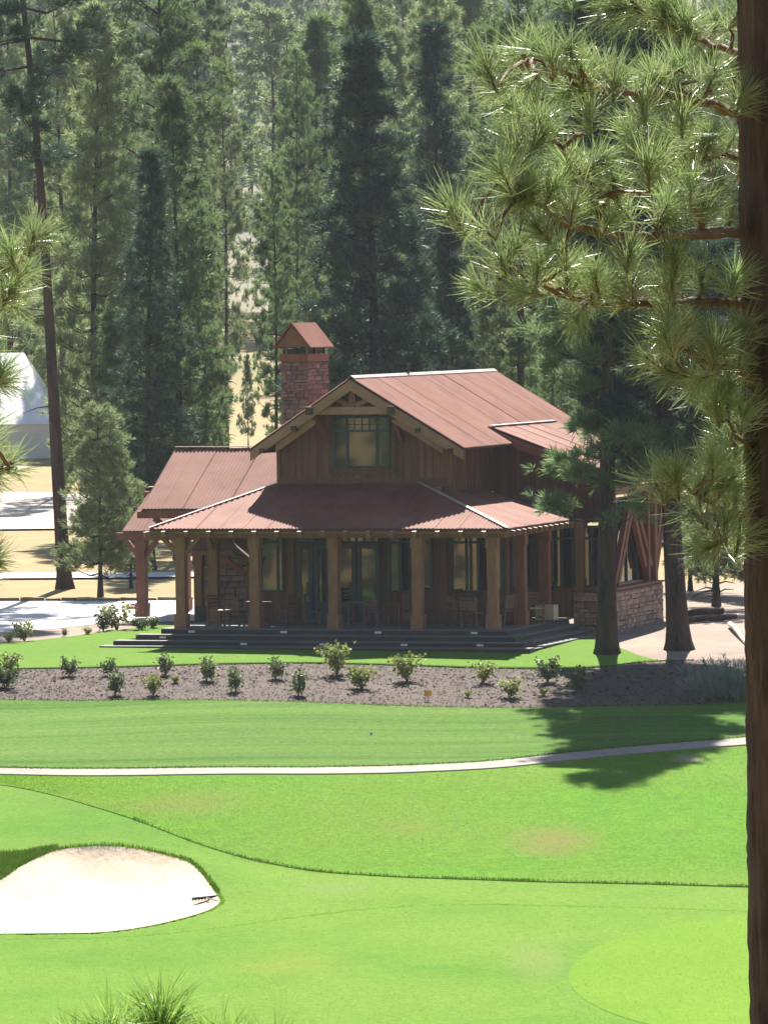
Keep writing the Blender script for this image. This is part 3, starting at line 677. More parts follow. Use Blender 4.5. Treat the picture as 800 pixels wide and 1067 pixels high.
# pavilion stone half wall: front face and right side
sw = MB().box(5.7, 7.05, 6.40, 6.80, -.2, 1.36).box(6.65, 7.05, 6.801, 12.0, -.2, 1.36).build('stone_half_wall', M_mortar, lodge)
stones(sw, lambda a, b, d: (5.7+a, 6.40, -.15+b), 1.36, 1.45, 'B', seed=3)
stones(sw, lambda a, b, d: (7.05, 6.42+a, -.15+b), 5.55, 1.45, 'B', .18, .40, .10, .19, seed=4)
MB().box(5.65, 7.15, 6.32, 6.9, 1.362, 1.42).box(6.62, 7.15, 6.901, 12.05, 1.362, 1.42).build('wall_coping', M_rtimber, sw)
for wv in (6.6, 11.6): column(6.85, wv, M_rtimber, 1.42, 4.4, .28, False)
column(6.85, 10.9, M_rtimber, 1.42, 4.4, .2, False); column(5.95, 6.6, M_rtimber, 1.42, 3.5, .24, False)
MB().beam((6.85, 6.4, 4.45), (6.85, 12.4, 4.45), .24, .26).build('eave_beam', M_rtimber, lodge)
for (a, za, b, zb) in ((6.9, 1.45, 9.0, 4.2), (7.3, 1.45, 9.35, 4.2), (11.3, 1.9, 9.3, 4.2), (10.6, 1.9, 9.0, 4.0), (11.75, 1.5, 13.0, 3.6), (11.55, 1.5, 12.6, 3.8)):
    MB().beam((6.85, a, za), (6.85, b, zb), .16, .2).build('diagonal_brace', M_rtimber, lodge)
window(5.98, 6.75, 1.44, 3.38, 6.55, (6.3,), 2.98, 1)
window(6.7, 11.6, 1.44, 4.2, 6.62, (7.9, 9.1, 10.3), 3.2, 1, axis='w', sgn=1)
MB().box(4.4, 6.6, 6.7, 12, 3.5, 3.56).build('pavilion_ceiling', M_soffit, lodge)

# --- stone chimney
ch = MB().box(-4.74, -3.89, 9.03, 11.0, 4.0, 8.80).build('chimney', M_mortar, lodge)
stones(ch, lambda a, b, d: (-4.78+a, 9.02, 5.2+b), .93, 3.35, 'A', .16, .40, .07, .17, seed=11)
stones(ch, lambda a, b, d: (-3.88, 9.0+a, 5.2+b), 2.05, 3.35, 'A', .25, .7, .07, .17, seed=12)
MB().box(-4.80, -3.83, 8.97, 11.08, 8.57, 8.82).build('metal_band', M_rtimber, ch)
for (a, b) in ((-4.72, 9.06), (-4.0, 9.06), (-4.72, 10.9), (-4.0, 10.9), (-4.36, 9.06), (-4.0, 9.98)): MB().box(a, a+.09, b, b+.09, 8.82, 9.07).build('cap_post', M_steel, ch)
MB().box(-4.62, -4.0, 9.2, 10.8, 8.82, 9.0).build('flue', M_mortar, ch)
a, b, zb, zt_ = -4.98, -3.72, 9.06, 9.80; mu = -4.35
cp_ = MB().prism([(a+.1, 8.93, zb), (b-.1, 8.93, zb), (mu, 8.93, zt_-.06)], (0, .03, 0)).build('cap_gable', M_board, ch)
MB().prism([(mu, 8.86, zt_), (b, 8.86, zb-.05), (b, 11.25, zb-.05), (mu, 11.25, zt_)], (.02, 0, .03)).build('chimney_cap', M_roof, ch)
MB().prism([(mu, 8.86, zt_), (a, 8.86, zb-.05), (a, 11.25, zb-.05), (mu, 11.25, zt_)], (-.02, 0, .03)).build('chimney_cap', M_roof, ch)
# cricket behind the chimney on the main roof
MB().prism([(-3.86, 8.2, 5.9), (-3.0, 8.2, 7.0), (-3.0, 8.2, 6.3)], (0, 2.0, 0)).build('cricket', M_roof, lodge)

# --- left wing
lr, _ = corr_slope('wing_roof', [Vector((-8.0, 4.6, 3.98)), Vector((-2.95, 4.6, 3.98)), Vector((-2.95, 8.0, 5.80)), Vector((-8.05, 8.0, 5.80))], (1, 0, 0), lodge)
corr_slope('wing_roof', [Vector((-8.0, 11.4, 3.98)), Vector((-8.05, 8.0, 5.8)), Vector((-2.95, 8.0, 5.8)), Vector((-2.95, 11.4, 3.98))], (-1, 0, 0), lodge)
MB().beam((-8.06, 8.0, 5.87), (-2.97, 8.0, 5.87), .14, .025).build('ridge_cap', M_cap, lodge)
MB().beam((-8.15, 4.72, 3.80), (-4.0, 4.72, 3.80), .2, .22).build('eave_beam', M_rtimber, lodge)
MB().beam((-8.0, 8.0, 5.6), (-7.97, 4.62, 3.84), .1, .2).build('barge_board', M_rtimber, lodge)
MB().beam((-7.6, 4.75, 3.68), (-7.0, 5.6, 2.9), .14, .16).build('knee_brace', M_rtimber, lodge)
wg = MB().box(-6.6, -3.76, 5.6, 10.6, -.1, 4.1).build('wing_wall', M_mortar, lodge)
stones(wg, lambda a, b, d: (-6.6+a, 5.59, .3+b), 2.8, 3.3, 'A', .2, .5, .1, .22, seed=21)
MB().box(-3.76, -3.70, 3.7, 5.6, .3, 3.56).build('return_wall', M_board, lodge)
corr_slope('lean_to_roof', [Vector((-6.25, 4.45, 2.72)), Vector((-4.9, 4.45, 2.72)), Vector((-4.9, 5.58, 3.42)), Vector((-6.2, 5.58, 3.42))], (1, 0, 0), lodge)
MB().beam((-6.3, 4.55, 2.60), (-4.85, 4.55, 2.60), .12, .14).build('eave_beam', M_rtimber, lodge)
column(-6.1, 4.65, M_rtimber, .3, 2.54, .26, False); column(-4.55, 5.3, M_rtimber, .45, 3.4, .28, False)
MB().beam((-5.0, 3.9, 2.5), (-4.3, 3.9, 1.95), .13, .15).build('knee_brace', M_rtimber, lodge)
MB().beam((-4.9, 2.9, 3.3), (-3.76, 2.9, 2.4), .2, .22).build('knee_brace', M_soffit, lodge)
# porte-cochere
LL = [Vector((-10.3, 9.0, 3.10)), Vector((-6.7, 9.0, 3.10)), Vector((-6.7, 11.4, 4.40)), Vector((-10.15, 11.4, 4.40))]
corr_slope('entrance_roof', LL, (1, 0, 0), lodge)
corr_slope('entrance_roof', [Vector((-10.3, 13.8, 3.1)), Vector((-10.15, 11.4, 4.4)), Vector((-6.7, 11.4, 4.4)), Vector((-6.7, 13.8, 3.1))], (-1, 0, 0), lodge)
MB().beam((-10.25, 11.4, 4.47), (-6.7, 11.4, 4.47), .24, .025).build('ridge_cap', M_cap, lodge)
MB().box(-10.4, -9.9, 11.28, 11.52, 4.12, 4.32).build('ridge_beam', M_rtimber, lodge)
MB().beam((-10.55, 9.15, 2.93), (-6.7, 9.15, 2.93), .2, .24).build('eave_beam', M_rtimber, lodge)
for w_ in (9.3, 13.4):
    c = column(-9.75, w_, M_rtimber, .30, 2.8, .30, True)
    MB().beam((-9.75, w_, 2.15), (-10.25, w_, 2.75), .13, .15).build('knee_brace', M_rtimber, lodge)
    MB().beam((-9.75, w_, 2.15), (-9.2, w_, 2.75), .13, .15).build('knee_brace', M_rtimber, lodge)
MB().beam((-9.75, 9.4, 2.9), (-9.75, 13.6, 2.9), .2, .22).build('eave_beam', M_rtimber, lodge)

# --- furniture on the porch
def chair(name, u, w, rz, label, arm=False, cush=False, slats=3):
    p = wld(u, w, DZ); t = empty(name, p, -TH+rz); tag(t, label, 'chair', 'wooden chairs on the porch')
    s = .24
    for sx in (-1, 1):
        MB().box(sx*s-.025, sx*s+.025, -.25, -.20, 0, .64 if arm else .43).build('leg', M_chair, t)
        MB().hexa([(sx*s-.025, .2, 0), (sx*s+.025, .2, 0), (sx*s-.025, .25, 0), (sx*s+.025, .25, 0), (sx*s-.025, .27, .94), (sx*s+.025, .27, .94), (sx*s-.025, .32, .94), (sx*s+.025, .32, .94)]).build('leg', M_chair, t)
        MB().box(sx*s-.018, sx*s+.018, -.2, .2, .14, .18).build('stretcher', M_chair, t)
        if arm: MB().box(sx*s-.04, sx*s+.04, -.29, .27, .641, .67).build('armrest', M_chair, t)
    MB().box(-s-.02, s+.02, -.25, .24, .431, .47).build('seat', M_cush if cush else M_chair, t)
    br = MB().box(-s+.026, s-.026, .27, .295, .86, .93).build('backrest', M_chair, t)
    for i in range(slats): MB().box(-s+.026, s-.026, .245+.01*i, .27+.01*i, .54+i*.105, .62+i*.105).build('slat', M_chair, br)
    return t
def table(u, w, label, r=.42):
    t = empty('porch_table', wld(u, w, DZ), -TH); tag(t, label, 'table', 'small tables on the porch')
    m = MB(); m.tube([(0, 0, .70), (0, 0, .735)], r, 20); m.build('tabletop', M_chair, t)
    for sx in (-1, 1):
        for sy in (-1, 1): MB().box(sx*.24-.025, sx*.24+.025, sy*.24-.025, sy*.24+.025, 0, .699).build('leg', M_chair, t)
PI = math.pi
chair('porch_chair', -3.55, .75, PI, 'slat-back wooden chair beside the second porch column from the left')
chair('porch_chair', -4.3, 1.5, 1.2, 'dark wooden chair in the left corner of the porch near the black bin')
chair('porch_chair', -2.1, 1.5, -2.0, 'dark wooden chair just right of the second porch column from the left')
chair('porch_chair', -1.25, 1.4, 2.0, 'dark wooden chair in front of the left teal door')
chair('porch_chair', 1.0, 1.0, 2.7, 'dark wooden chair right of the middle porch column facing the doors')
chair('porch_chair', 1.95, 1.5, -1.2, 'dark wooden chair left of the fourth porch column')
chair('porch_chair', 3.55, 1.2, 2.4, 'dark armchair behind the slat-back chair near the right columns', arm=True)
chair('porch_chair', 4.1, .75, PI, 'slat-back wooden chair left of the rightmost front porch column')
chair('porch_chair', 4.75, 2.0, -2.0, 'dark chair between the two right-hand porch columns', arm=True)
chair('porch_chair', 5.25, 3.55, .6, 'low wooden armchair with pale cushion at the right end of the porch', arm=True, cush=True)
table(-3.0, 1.5, 'round dark table beside the second porch column from the left')
table(.25, 1.5, 'round dark table right of the middle porch column')
table(1.45, 1.3, 'round dark table between the third and fourth porch columns')
table(3.5, 2.1, 'round dark table in front of the right-hand porch windows')
b = empty('litter_bin', wld(-5.75, 4.0, .24), -TH); tag(b, 'black square bin beside the left porch column', 'bin')
MB().hexa([(-.18, -.18, 0), (.18, -.18, 0), (-.18, .18, 0), (.18, .18, 0), (-.2, -.2, .66), (.2, -.2, .66), (-.2, .2, .66), (.2, .2, .66)]).build('body', M_black, b)
MB().box(-.21, .21, -.21, .21, .661, .71).build('rim', M_black, b)
b = empty('cushion_stack', wld(5.5, 4.1, DZ), -TH); tag(b, 'pale beige boxy ottoman at the right end of the porch', 'ottoman')
m = MB().box(-.3, .3, -.25, .25, .06, .52); m.build('upholstery', M_cush, b)
for sx in (-1, 1):
    for sy in (-1, 1): MB().box(sx*.25-.03, sx*.25+.03, sy*.2-.03, sy*.2+.03, 0, .059).build('foot', M_black, b)

# ------------------------------------------------------------------ pines
def tuft_blades(P, D, R, M_, w, seed, spread=1.15, droop=.0):
    """needle tufts: P positions, D directions, R radii; M_ thin triangles each"""
    r = np.random.default_rng(seed); n = len(P)
    d = np.repeat(D, M_, 0)+r.normal(0, .55*spread, (n*M_, 3)); d[:, 2] -= droop
    d /= np.linalg.norm(d, axis=1)[:, None]+1e-9
    s = r.normal(size=(n*M_, 3)); s = np.cross(d, s); s /= np.linalg.norm(s, axis=1)[:, None]+1e-9
    L_ = np.repeat(R, M_)*r.uniform(.65, 1.1, n*M_); p = np.repeat(P, M_, 0)+r.normal(0, .05, (n*M_, 3))*np.repeat(R, M_)[:, None]*2
    mid = p+d*(L_*.45)[:, None]; tip = p+d*L_[:, None]; sw_ = s*(w*.5*np.repeat(R, M_))[:, None]
    V = np.stack([p, mid+sw_, tip, mid-sw_], 1).reshape(-1, 3)
    return V
def pine_meshes(name, h, r, cb, seed, nbr, tpb, M_=12, tr=.34, w=.16, prof='cone', nmat=None, trunk_r=.3, lean=(0, 0), updip=.25, bare=0, asym=0.0, sink=.3, clump=.20, rel_skip=.12, low_skip=0.0):
    """h height, r crown radius, cb crown base fraction; returns (trunk, limbs, crown) meshes"""
    g = np.random.default_rng(seed); tm = MB(); lm = tm
    def axis(t):
        return np.array([lean[0]*t+.012*h*math.sin(t*5+seed)*t, lean[1]*t+.01*h*math.cos(t*4+seed)*t, h*t])
    N_ = 14; tp = [axis(i/N_) for i in range(N_+1)]; rr_ = [max(.02, trunk_r*(1-.93*(i/N_)**.85)) for i in range(N_+1)]
    tp = [axis(0)-np.array([0, 0, sink]), axis(0), axis(.12/h*2), axis(.6/h)]+tp[1:]; rr_ = [trunk_r*1.6, trunk_r*1.38, trunk_r*1.16, trunk_r*1.02]+rr_[1:]
    tm.tube(tp, rr_, 11); tm.smooth = True
    P = []; D = []
    ga = 2.39996
    for i in range(nbr):
        f = (i+g.random())/nbr
        nw = max(8, int(nbr/5.5)); f = (math.floor(f*nw)+.5+g.normal(0, .10))/nw; f = min(max(f, 0), 1)
        t = cb+(1-cb)*f**(.92)
        if rel_skip and g.random() < rel_skip: continue
        if low_skip and f < .36 and g.random() < low_skip: continue
        t = min(t, .995); rel = (t-cb)/(1-cb)
        if prof == 'cone': L_ = r*((1-rel)**.85*.94+.06)*g.uniform(.5, 1.18)
        elif prof == 'round': L_ = r*(math.sin(math.pi*min(1, .12+rel*.86))**.7)*g.uniform(.6, 1.15)
        else: L_ = r*((1-rel)**.45*.85+.08)*g.uniform(.65, 1.1)
        if rel < .12: L_ *= .55+rel*3.5
        az = i*ga+g.normal(0, .5); L_ *= 1+asym*math.cos(az)
        b0 = axis(t); up_ = updip+.55*rel-.35*(1-rel)*g.random(); dirh = np.array([math.cos(az), math.sin(az), 0])
        pts = []
        for s in (0, .35, .7, 1.0): pts.append(b0+dirh*L_*s+np.array([0, 0, L_*(up_*s*.55+.22*s*s-(.16 if rel < .5 else 0)*math.sin(s*3.1))]))
        rr = min(.075, .02+.012*L_); lm.tube(pts, [rr, rr*.75, rr*.5, rr*.25], 4, cap=False)
        m = max(2, int(tpb/6*(L_/r)**.9*g.uniform(.75, 1.2)))
        side = np.array([-dirh[1], dirh[0], 0])
        for q in range(m):
            s = 1-(g.random()**1.4)*.72 if q else 1.0
            a = np.interp(s, (0, .35, .7, 1.0), range(4)); ia = int(min(2, a)); pp = pts[ia]+(pts[ia+1]-pts[ia])*(a-ia)
            wd = L_*.36*(1.12-s)+.06
            off = side*g.normal(0, wd)*.85+np.array([0, 0, abs(g.normal(0, .10))+.02*L_-.03]); cc = pp+off
            cr = clump*g.uniform(.7, 1.3); nt_ = 6
            oo = g.normal(0, 1, (nt_, 3))*np.array([cr, cr, cr*.42])
            dv = dirh*.5+side*np.sign(off@side)*.3+np.array([0, 0, .6])+oo/cr*.45
            for k_ in range(nt_): P.append(cc+oo[k_]); D.append(dv[k_]/np.linalg.norm(dv[k_]))
    for q in range(6):
        P.append(axis(1-.012*q)+g.normal(0, .06, 3)); D.append(np.array([0, 0, 1.]))
    if bare:
        for i in range(bare):
            t = cb*g.uniform(.35, 1); az = g.uniform(0, 6.28); L_ = g.uniform(.5, 1.6); b0 = axis(t); e = b0+np.array([math.cos(az)*L_, math.sin(az)*L_, g.uniform(-.3, .1)])
            tm.tube([b0, (b0+e)/2+np.array([0, 0, .08]), e], [.035, .025, .01], 4, cap=False)
    P = np.array(P); D = np.array(D); R_ = g.uniform(.75, 1.25, len(P))*tr
    V = tuft_blades(P, D, R_, M_, w, seed+1)
    crown = npmesh('crown', V, np.arange(len(V)).reshape(-1, 4), nmat or M_need)
    return tm.mesh('trunk', M_bark), crown
def pine(meshes, loc, sc, rz, label, group=None, cat='tree', mt=None, name='pine_tree', lean=None):
    t = empty(name, loc, rz); tag(t, label, cat, group); t.scale = (sc if isinstance(sc, tuple) else (sc, sc, sc))
    if lean: t.rotation_euler = (lean[0], lean[1], rz)
    for nm, me in zip(('trunk', 'crown'), meshes): link(nm, me, t)
    return t
VAR = {
 'full1': pine_meshes('f1', 20, 3.1, .05, 101, 165, 44, M_=20, w=.105, tr=.40, nmat=M_need, trunk_r=.27),
 'full2': pine_meshes('f2', 20, 2.7, .08, 102, 150, 42, M_=20, w=.105, tr=.40, nmat=M_need, trunk_r=.25),
 'dark1': pine_meshes('d1', 20, 3.7, .04, 103, 200, 62, M_=20, w=.105, tr=.40, nmat=M_needD, trunk_r=.30),
 'dark2': pine_meshes('d2', 20, 2.35, .05, 104, 170, 36, M_=20, w=.105, nmat=M_needD, trunk_r=.22, tr=.36),
 'tall1': pine_meshes('t1', 30, 3.5, .26, 105, 130, 50, M_=20, w=.105, tr=.42, nmat=M_need, trunk_r=.34, prof='round', bare=14),
 'tall2': pine_meshes('t2', 30, 3.1, .22, 106, 135, 48, M_=20, w=.105, tr=.42, nmat=M_needL, trunk_r=.32, prof='full', bare=14),
 'pale1': pine_meshes('p1', 20, 2.8, .08, 107, 150, 42, M_=20, w=.105, tr=.40, nmat=M_needL, trunk_r=.24),
 'young1': pine_meshes('y1', 6, 1.35, .07, 108, 80, 40, M_=20, w=.105, tr=.25, nmat=M_needL, trunk_r=.09, prof='full'),
 'young2': pine_meshes('y2', 8, 1.7, .12, 109, 84, 36, M_=20, w=.105, tr=.28, nmat=M_need, trunk_r=.11),
}
HT = {'full1': 20, 'full2': 20, 'dark1': 20, 'dark2': 20, 'tall1': 30, 'tall2': 30, 'pale1': 20, 'young1': 6, 'young2': 8}
def place(px, top, Y, var, wide, label, rz=None, lean=None, group=None):
    """tree standing at photo column px (at its foot), distance Y, its top reaching photo row top"""
    x = at(px, 400, Y).x; z = float(T(x, Y)); ztop = at(px, top, Y).z; s = (ztop-z)/HT[var]
    return pine(VAR[var], (x, Y, z), (s*wide, s*wide, s), rnd.uniform(0, 6.28) if rz is None else rz, label, group, lean=lean)
TREES = [
 (155, 160, 222, 'dark2', 1.05, 'dark slender pine left of the lodge, the shorter of the pair behind the left wing'),
 (185, 86, 231, 'full2', .9, 'tall straight pine rising behind the left wing, right of a shorter dark one'),
 (168, -90, 254, 'tall1', .85, 'very tall pine with dark trunk running out of the top above the left wing'),
 (214, 250, 246, 'pale1', .62, 'pale green pine between the left wing and the chimney'),
 (205, 120, 268, 'full1', .6, 'mid-green pine behind the pale one left of the chimney'),
 (236, 40, 310, 'tall2', .55, 'pale pine far behind the gap left of the chimney'),
 (287, 176, 248, 'tall1', .62, 'slender pine with visible trunk directly behind the chimney'),
 (312, 58, 292, 'tall1', .6, 'thin tall pine standing just right of the chimney'),
 (387, 46, 229, 'dark1', 1.05, 'broad dense dark conifer right behind the main gable'),
 (470, 205, 236, 'dark1', .62, 'lower dark conifer against the right flank of the broad dense one'),
 (462, 28, 266, 'dark2', .95, 'narrow dark spire-shaped conifer right of the broad dense one'),
 (385, -70, 305, 'tall2', .75, 'tall pale pine topping the broad dense dark conifer'),
 (458, -60, 330, 'tall2', .7, 'tall pale pine behind the narrow dark spire'),
 (505, 200, 256, 'pale1', .75, 'pale feathery pine above the right end of the main ridge'),
 (543, -30, 236, 'tall1', .85, 'tall pine with thick bare dark trunk above the back of the main roof'),
 (574, 330, 244, 'young2', .9, 'young green pine above the shed roof'),
 (600, 110, 300, 'full1', .8, 'mid-green pine behind the foreground branch tips, above the shed roof'),
 (648, 60, 332, 'pale1', .9, 'pale pine behind the middle of the foreground branches'),
 (695, 90, 300, 'full2', .9, 'mid-green pine behind the foreground branches, left of the thick trunk'),
 (738, 20, 315, 'tall2', .8, 'tall pale pine behind the foreground branches close to the thick trunk'),
 (768, 200, 250, 'full1', .85, 'green pine seen beside the thick foreground trunk'),
 (722, 470, 222, 'young2', 1.0, 'young pine in the gap right of the stone half wall'),
 (772, 400, 232, 'pale1', 1.1, 'pale bushy pine at the right beside the foreground trunk'),
 (716, 470, 200, 'young2', 1.25, 'young pine just right of the leaning dark pine behind the bare earth'),
 (741, 500, 197, 'young1', 1.3, 'low pale young pine behind the fallen timbers'),
 (748, 380, 242, 'pale1', 1.0, 'pale pine filling the gap left of the thick foreground trunk'),
 (778, 480, 195, 'young2', 1.4, 'bushy young pine behind the bleached log'),
 (715, 395, 255, 'full1', .9, 'mid-green pine rising right of the stone half wall'),
 (675, 380, 248, 'full2', .9, 'mid-green pine between the two dark pines at the right end of the lodge'),
 (800, 330, 250, 'full1', 1.0, 'green pine hidden mostly by the thick foreground trunk'),
 (12, -30, 372, 'tall2', .8, 'green pine at the left edge above the white tent'),
 (100, 10, 250, 'pale1', .85, 'pale pine right of the leaning dark trunk'),
 (130, 110, 272, 'full2', .85, 'mid-green pine between the leaning trunk and the slender dark pair'),
 (65, -60, 300, 'tall2', .7, 'tall pale pine behind the leaning trunk'),
 (40, 120, 365, 'tall1', .9, 'bare-trunked pine just behind the white tent'),
 (118, 330, 238, 'young2', .8, 'bushy pine behind the small young one left of the lodge'),
 (140, 300, 246, 'full2', .9, 'mid-green pine above the small entrance roof'),
 (258, 372, 335, 'young2', .5, 'young pine against the golden grass left of the chimney'),
 (210, -50, 345, 'tall1', .8, 'tall pine far behind the left wing, topping out of the picture'),
 (345, 20, 400, 'full2', .9, 'distant pine left of the broad dense dark conifer'),
 (425, -20, 430, 'tall2', .9, 'distant pale pine between the dense conifer and the narrow spire'),
 (512, 20, 400, 'full1', .9, 'distant green pine right of the narrow dark spire'),
 (556, 60, 385, 'pale1', 1.0, 'distant pale pine above the back of the main roof'),
 (588, -20, 450, 'full2', 1.0, 'distant pine behind the upper foreground branch tips'),
]
for (px, top, Y, var, wide, lab) in TREES: place(px, top, Y, var, wide, lab)
for i in range(46):
    px = -20+860*((i*.618) % 1); Y_ = 262+i*4.6
    if 222 < px < 305: continue
    if px < 75 and Y_ < 350: continue
    place(px+rnd.uniform(-8, 8), rnd.uniform(-30, 190), Y_, rnd.choice(['full1', 'full2', 'pale1', 'pale1', 'tall2', 'dark2']), rnd.uniform(.8, 1.05), 'pine filling the dense forest between the nearer trees behind the lodge', group='pines filling the forest behind the lodge')
for i in range(22):
    t_ = rnd.uniform(45, 150); l_ = rnd.uniform(-22, 22); x_ = 2-.59*t_+.81*l_; y_ = 180-.81*t_-.59*l_
    pine(VAR[rnd.choice(['full1', 'pale1', 'tall1'])], (x_, y_, float(T(x_, y_))), rnd.uniform(.5, .9), i, 'pine on the slope behind the camera, seen only mirrored in the lodge windows', 'pines mirrored in the windows')
# the leaning bare-trunked pine left of the lodge
bx_, by_ = ground_at(68, 612)
tm = pine_meshes('lean', 33, 3.6, .45, 201, 100, 50, M_=22, w=.09, tr=.42, nmat=M_needD, trunk_r=.27, prof='round', lean=(-1.9, 0), bare=8)
pine(tm, (bx_, by_, float(T(bx_, by_))), 1, 0, 'tall leaning pine with long bare reddish trunk left of the driveway')
x, y = ground_at(105, 620); s = (at(105, 432, y).z-.25)/6
pine(VAR['young1'], (x, y, float(T(x, y))), (s*.95, s*.95, s), 1.0, 'small pale young pine beside the leaning trunk at the driveway')
x, y = ground_at(133, 616); pine(VAR['young1'], (x, y+3, float(T(x, y+3))), .62, 2.0, 'short bushy young pine left of the entrance posts')
# two pines in front of the lodge's right end
x, y = ground_at(632, 683)
tm = pine_meshes('front1', 21.5, 2.55, .17, 301, 118, 74, M_=24, tr=.38, w=.075, rel_skip=.05, low_skip=.5, nmat=M_need, trunk_r=.33, prof='full', lean=(.15, 0), updip=.12, bare=0, asym=-.15)
pine(tm, (x, y, float(T(x, y))), 1, 0, 'straight dark pine standing in front of the right end of the porch')
x, y = ground_at(707, 677)
tm = pine_meshes('front2', 21, 3.0, .24, 302, 130, 88, M_=24, tr=.38, w=.075, rel_skip=.05, nmat=M_needD, trunk_r=.36, prof='full', lean=(-1.2, .3), updip=.1, bare=0)
pine(tm, (x, y, float(T(x, y))), 1, 0, 'dark flared-trunk pine leaning left beside the stone half wall')
x, y = ground_at(755, 642)
tm = pine_meshes('sparse', 7.5, 2.1, .10, 303, 40, 16, M_=18, tr=.34, w=.1, nmat=M_needL, trunk_r=.13, prof='full', bare=6, updip=.05)
pine(tm, (x, y+5, float(T(x, y+5))), 1, 0, 'sparse young pine with dead lower branches right of the stone wall')
# far hillside
FAR = [pine_meshes('far', 24, 2.9, .10, 401, 70, 22, M_=16, tr=.62, w=.15, clump=.4, nmat=M_need, trunk_r=.3),
       pine_meshes('far', 24, 2.4, .14, 402, 66, 20, M_=16, tr=.6, w=.15, clump=.4, nmat=M_needD, trunk_r=.3),
       pine_meshes('far', 26, 3.0, .30, 403, 64, 24, M_=16, tr=.65, w=.15, clump=.4, nmat=M_needL, trunk_r=.32, prof='round'),
       pine_meshes('far', 22, 3.2, .06, 404, 76, 22, M_=16, tr=.62, w=.15, clump=.4, nmat=M_needL, trunk_r=.3, prof='full')]
Y = 470.0; cnt = 0
while Y < 1420:
    half = Y*430/F; step = 4.6+Y*.0026; x = -half-rnd.uniform(0, step)
    while x < half:
        xx = x+rnd.uniform(-2.5, 2.5); yy = Y+rnd.uniform(-14, 14)
        if not (yy < 560 and rnd.random() < .35):
            s = rnd.uniform(.7, 1.2)
            pine(rnd.choice(FAR), (xx, yy, float(T(xx, yy))), (s*rnd.uniform(.85, 1.15), s, s), rnd.uniform(0, 6.28), 'pine on the hazy forested hillside behind the lodge', 'pines on the far hillside'); cnt += 1
        x += step*rnd.uniform(.75, 1.3)
    Y += 36+Y*.035
hx = np.arange(-260, 261, 13.0); hy = np.arange(455, 1800, 14.0)
tag(sheet('hillside', hx, hy, mat('forest_floor', (.10, .085, .05), .95, (.15, .12, .06), .1, (.07, .08, .035), .03, .6), .25), kind='structure')

# ------------------------------------------------------------------ shrubs
def shrub_meshes(seed, mt, h=.7, r=.32, n=260, leaf=.055, stems=6):
    g = np.random.default_rng(seed); sm = MB(); P = []
    for i in range(stems):
        a = g.uniform(0, 6.28); l = g.uniform(.3, 1)*r; e = np.array([math.cos(a)*l, math.sin(a)*l, h*g.uniform(.7, 1.0)])
        sm.tube([(0, 0, -.05), tuple(e*.5+np.array([0, 0, .06])), tuple(e)], [.014, .010, .004], 4, cap=False)
        for q in range(n//stems):
            t = g.uniform(.3, 1.08); P.append(e*t+g.normal(0, .075, 3)*(h/.7))
    P = np.array(P); D = g.normal(0, 1, P.shape)+np.array([0, 0, .7]); D /= np.linalg.norm(D, axis=1)[:, None]
    V = tuft_blades(P, D, np.full(len(P), leaf*2)*g.uniform(.6, 1.3, len(P)), 2, .7, seed)
    return sm.mesh('stems', M_twig), npmesh('foliage', V, np.arange(len(V)).reshape(-1, 4), mt)
SHR = [shrub_meshes(1, M_leafA), shrub_meshes(2, M_leafB, .7, .36), shrub_meshes(3, M_leafA, .72, .24, 220), shrub_meshes(4, M_leafB, .6, .42, 240), shrub_meshes(5, M_leafA, .55, .34)]
def shrub(px, py, hpx, v, label, T_=T, group='young shrubs in the mulch bed', wide=1.0):
    x, y = ground_at(px, py); t = empty('shrub', (x, y, float(T(x, y))+.03), rnd.uniform(0, 6.28)); tag(t, label, 'shrub', group)
    s = hpx*y/F/(.78 if v != 4 else .62); t.scale = (s*wide, s*wide, s)
    for nm, me in zip(('stems', 'foliage'), SHR[v]): link(nm, me, t)
SH = [(9, 704, 22, 1, 'loose shrub at the upper left corner of the mulch bed'), (6, 717, 24, 4, 'dense low shrub at the left picture edge in the mulch bed'),
 (72, 706, 20, 0, 'green shrub alone near the left end of the mulch bed'), (115, 705, 18, 0, 'dark shrub near the upper lawn, left one of a close pair'),
 (120, 726, 24, 2, 'dark shrub below and touching the close pair at left in the mulch bed'), (173, 705, 22, 2, 'slim shrub at the top of the mulch bed below the left steps'),
 (160, 726, 22, 1, 'yellowish round shrub at the lower mulch edge left of centre'), (215, 711, 24, 0, 'round-headed shrub on thin stem in line with the left porch column'),
 (246, 722, 24, 2, 'slim green shrub below the second porch column'), (287, 709, 22, 0, 'round shrub right of the second porch column at the top of the bed'),
 (311, 726, 26, 2, 'dense green shrub at the lower mulch edge below the teal doors'), (351, 704, 32, 1, 'largest pale shrub in the bed, below the middle porch column'),
 (377, 719, 26, 3, 'yellow-green bushy shrub right of the largest one'), (424, 711, 28, 1, 'loose pale shrub below the fourth porch column'),
 (503, 713, 22, 1, 'airy pale shrub below the right porch columns'), (531, 728, 22, 3, 'wide yellow-green shrub at the lower mulch edge at right'),
 (570, 712, 26, 0, 'green shrub at the rim of the tree shadow'), (605, 722, 26, 0, 'shrub inside the tree shadow in the mulch bed'),
 (487, 728, 8, 3, 'tiny sprout in the mulch near the orange flag'), (566, 726, 9, 3, 'flat tiny pale plant beside the tree shadow'),
 (182, 713, 9, 3, 'tiny sprout right of the slim shrub below the steps')]
for a in SH: shrub(*a, wide=(1.35 if a[3] == 3 else 1.1))
